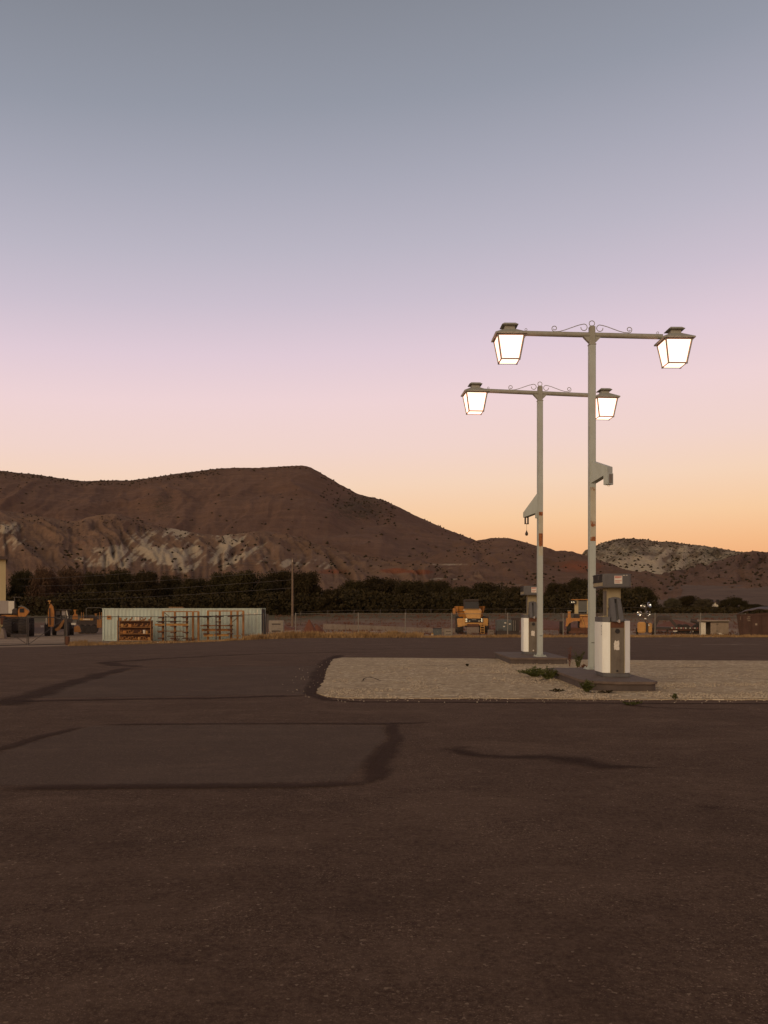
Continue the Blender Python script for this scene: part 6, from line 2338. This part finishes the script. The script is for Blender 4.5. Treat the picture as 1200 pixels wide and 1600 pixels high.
# ------------------------------------------------------------------ utility poles and wires
def utility_pole(label, px, Y, top):
    base = loc_of(px, Y)
    q = local(px, Y, base.z)
    h = q(0, top)[1]
    t = thing('utility_pole', label, 'utility pole', base, 0, 'utility poles')
    b = MB(); b.cyl((0, 0, -0.1), (0, 0, h), 0.15, 0.10, n=10); b.build('pole', M['wood'], t, True)
    b = MB(); b.span((-0.02, -0.12, h - 0.5), (0.02, -0.09, h - 0.2)); b.build('insulator', M['off_white'], t)
    b = MB(); b.cyl((0, -0.1, 1.5), (0, -0.13, 1.5), 0.07, n=10); b.build('tag', M['off_white'], t)
    return base + Vector((0, 0, h))
topA = utility_pole('lone slim utility pole standing right of the container', 457, 108, 872)
topB = utility_pole('utility pole outside the left edge carrying the wires onward', -90, 190, 905)
for k, (za, zb, lab) in enumerate(((0.0, 0.0, 'topmost power line running left from the utility pole'), (1.5, 1.2, 'second power line from the top, left of the utility pole'), (2.6, 2.8, 'third power line from the top, left of the utility pole'), (3.6, 4.0, 'lowest power line crossing the trees left of the utility pole'))):
    a, c = topA - Vector((0, 0.1, za + 0.05)), topB - Vector((0, 0.1, zb + 0.05))
    pts = [a.lerp(c, i / 24) - Vector((0, 0, 0.9 * math.sin(PI * i / 24))) for i in range(25)]
    b = MB(); b.tube(pts, 0.020, 5)
    tag(b.build('power_line', M['galv_dark'], None), lab, 'power line', 'power lines left of the pole')


# ------------------------------------------------------------------ far house
def house():
    Y = 205.0
    base = loc_of(1117, Y)
    q = local(1117, Y, base.z)
    t = thing('far_house', 'small pale gabled house among the trees at the right', 'house', base, 0)
    S = Y / FPX
    w = 9.5 * S
    ze, zr = q(0, 949.5)[1], q(0, 939.5)[1]
    b = MB(); b.prism([(-w * 0.92, -0.1), (w * 0.92, -0.1), (w * 0.92, ze), (0, zr - 0.12), (-w * 0.92, ze)], 'y', 0, 7.0); wl = b.build('wall', M['off_white'], t)
    for s in (-1, 1):
        b = MB(); b.hexa([(0, -0.35, zr - 0.1), (s * w * 1.08, -0.35, ze - 0.15), (s * w * 1.08, 7.3, ze - 0.15), (0, 7.3, zr - 0.1), (0, -0.35, zr + 0.08), (s * w * 1.08, -0.35, ze + 0.03), (s * w * 1.08, 7.3, ze + 0.03), (0, 7.3, zr + 0.08)]); b.build('roof', M['roof_dark'], t)
    for x in (-0.5, 0.45):
        wn = part('window', 'dark_glass', t, ((x * w - 0.35, -0.03, 0.9), (x * w + 0.35, 0.02, 2.0)))
house()


# ------------------------------------------------------------------ dry grass along the lot edge
def blades(name, label, cat, pts, hs, mat, lean=0.35, per=4, wid=0.02):
    pts = np.asarray(pts, dtype=float)
    n = len(pts)
    rg = np.random.RandomState(9)
    P_ = np.repeat(pts, per, 0)
    H_ = np.repeat(np.asarray(hs), per) * rg.uniform(0.6, 1.15, n * per)
    a = rg.uniform(0, 2 * PI, n * per)
    P_[:, 0] += rg.normal(0, 0.07, n * per)
    P_[:, 1] += rg.normal(0, 0.07, n * per)
    w = np.stack([np.cos(a), np.sin(a), np.zeros_like(a)], -1) * (wid * rg.uniform(0.7, 1.5, n * per))[:, None]
    a2 = rg.uniform(0, 2 * PI, n * per)
    tip = P_ + np.stack([np.cos(a2) * H_ * lean, np.sin(a2) * H_ * lean, H_], -1)
    V = np.stack([P_ - w, P_ + w, tip], 1).reshape(-1, 3)
    F = np.arange(len(V)).reshape(-1, 3)
    o = link(name, np_mesh(name, V, F, mat))
    o['label'] = label
    o['category'] = cat
    return tagk(o, 'stuff')


def edge_grass():
    pts, hs = [], []
    rg = random.Random(21)
    while len(pts) < 9000:
        px = rg.uniform(108, 1250)
        off = abs(rg.gauss(0, 1.0))
        dens, hh = 0.35, 0.16
        if 400 < px < 660:
            dens, hh = 1.0, 0.42
        elif 110 < px < 135:
            dens, hh = 0.7, 0.3
        elif 380 <= px <= 400:
            dens, hh = 0.8, 0.35
        elif px > 760:
            dens, hh = 0.5, 0.2
        elif px > 660:
            dens, hh = 0.4, 0.2
        Y0 = 68
        for _ in range(3):
            Y0 = float(y_edge((px - 600) / FPX * Y0))
        Y = Y0 - 0.25 + off * 1.9
        x = (px - 600) / FPX * Y
        c = 0.5 + 0.9 * noise.noise(Vector((x * 0.7, Y * 0.7, 0)))
        if rg.random() > dens * c:
            continue
        pts.append((x, Y, gzf(x, Y) - 0.02))
        hs.append(hh * rg.uniform(0.4, 1.1) * (0.6 + 0.8 * c))
    blades('dry_grass', 'golden dry grass along the edge of the asphalt', 'grass', pts, hs, M['dry_grass'], 0.4, 5, 0.03)
edge_grass()


def yard_grass():
    pts, hs = [], []
    rg = random.Random(33)
    while len(pts) < 6000:
        Y = rg.uniform(74, 150)
        px = rg.uniform(430, 1250)
        x = (px - 600) / FPX * Y
        c = noise.noise(Vector((x * 0.25, Y * 0.25, 7)))
        if rg.random() > 0.25 + c:
            continue
        pts.append((x, Y, gzf(x, Y) - 0.03))
        hs.append(rg.uniform(0.1, 0.35))
    blades('yard_weeds', 'sparse dry weeds over the dirt behind the fence', 'weeds', pts, hs, M['dry_bush'], 0.6, 4, 0.03)
yard_grass()

for (px, Y, h, w, lab, sd) in ((427, 66.2, 0.62, 0.55, 'reddish dry bush at the container corner', 31), (440, 66.6, 0.5, 0.6, 'reddish dry bush a little right of the container corner', 32),
                               (606, 68.4, 0.5, 0.55, 'reddish dry bush at the lot edge below the central trees', 33), (619, 68.6, 0.42, 0.45, 'smaller reddish dry bush right of its twin at the lot edge', 34),
                               (385, 65.8, 0.55, 0.5, 'reddish dry bush under the right rack', 35), (275, 63.5, 0.45, 0.6, 'brown dry bush at the foot of the left rack', 36), (300, 64.2, 0.4, 0.6, 'brown dry bush between the two racks', 37)):
    p = loc_of(px, Y, -0.02)
    weed(lab, p.x, p.y, p.z, h, w, 500, sd, 'dry_bush', True, 'dry bushes along the lot edge', 'dry_bush', 'bush')

for i, (px, py, s, m, lab) in enumerate(((482, 991, 0.17, 'off_white', 'small white rock in the grass below the red soil pile'), (511, 992, 0.16, 'off_white', 'small white rock right of the other, near a dark scrap'),
                                         (500, 996, 0.2, 'rust', 'dark scrap of metal lying in the dry grass'), (532, 996, 0.3, 'rust', 'long dark timber scrap in the dry grass'), (573, 990, 0.22, 'rust', 'dark lump of scrap at the foot of the fence'),
                                         (247, 1009, 0.1, 'off_white', 'pale stone at the asphalt edge before the left rack'), (944, 994.5, 0.16, 'block', 'grey stone on the grass right of the near pump'))):
    Y = 66.5 if px > 400 else 60.5
    p = loc_of(px, Y)
    me = stones_mesh('rock', [(0, 0, s * 0.4)], [s], M[m])
    o = link('rock' if 'rock' in lab or 'stone' in lab else 'scrap', me, None, None, p)
    if 'timber' in lab:
        o.scale = (3.2, 0.8, 0.8)
    tag(o, lab, 'rock' if 'rock' in lab or 'stone' in lab else 'scrap')
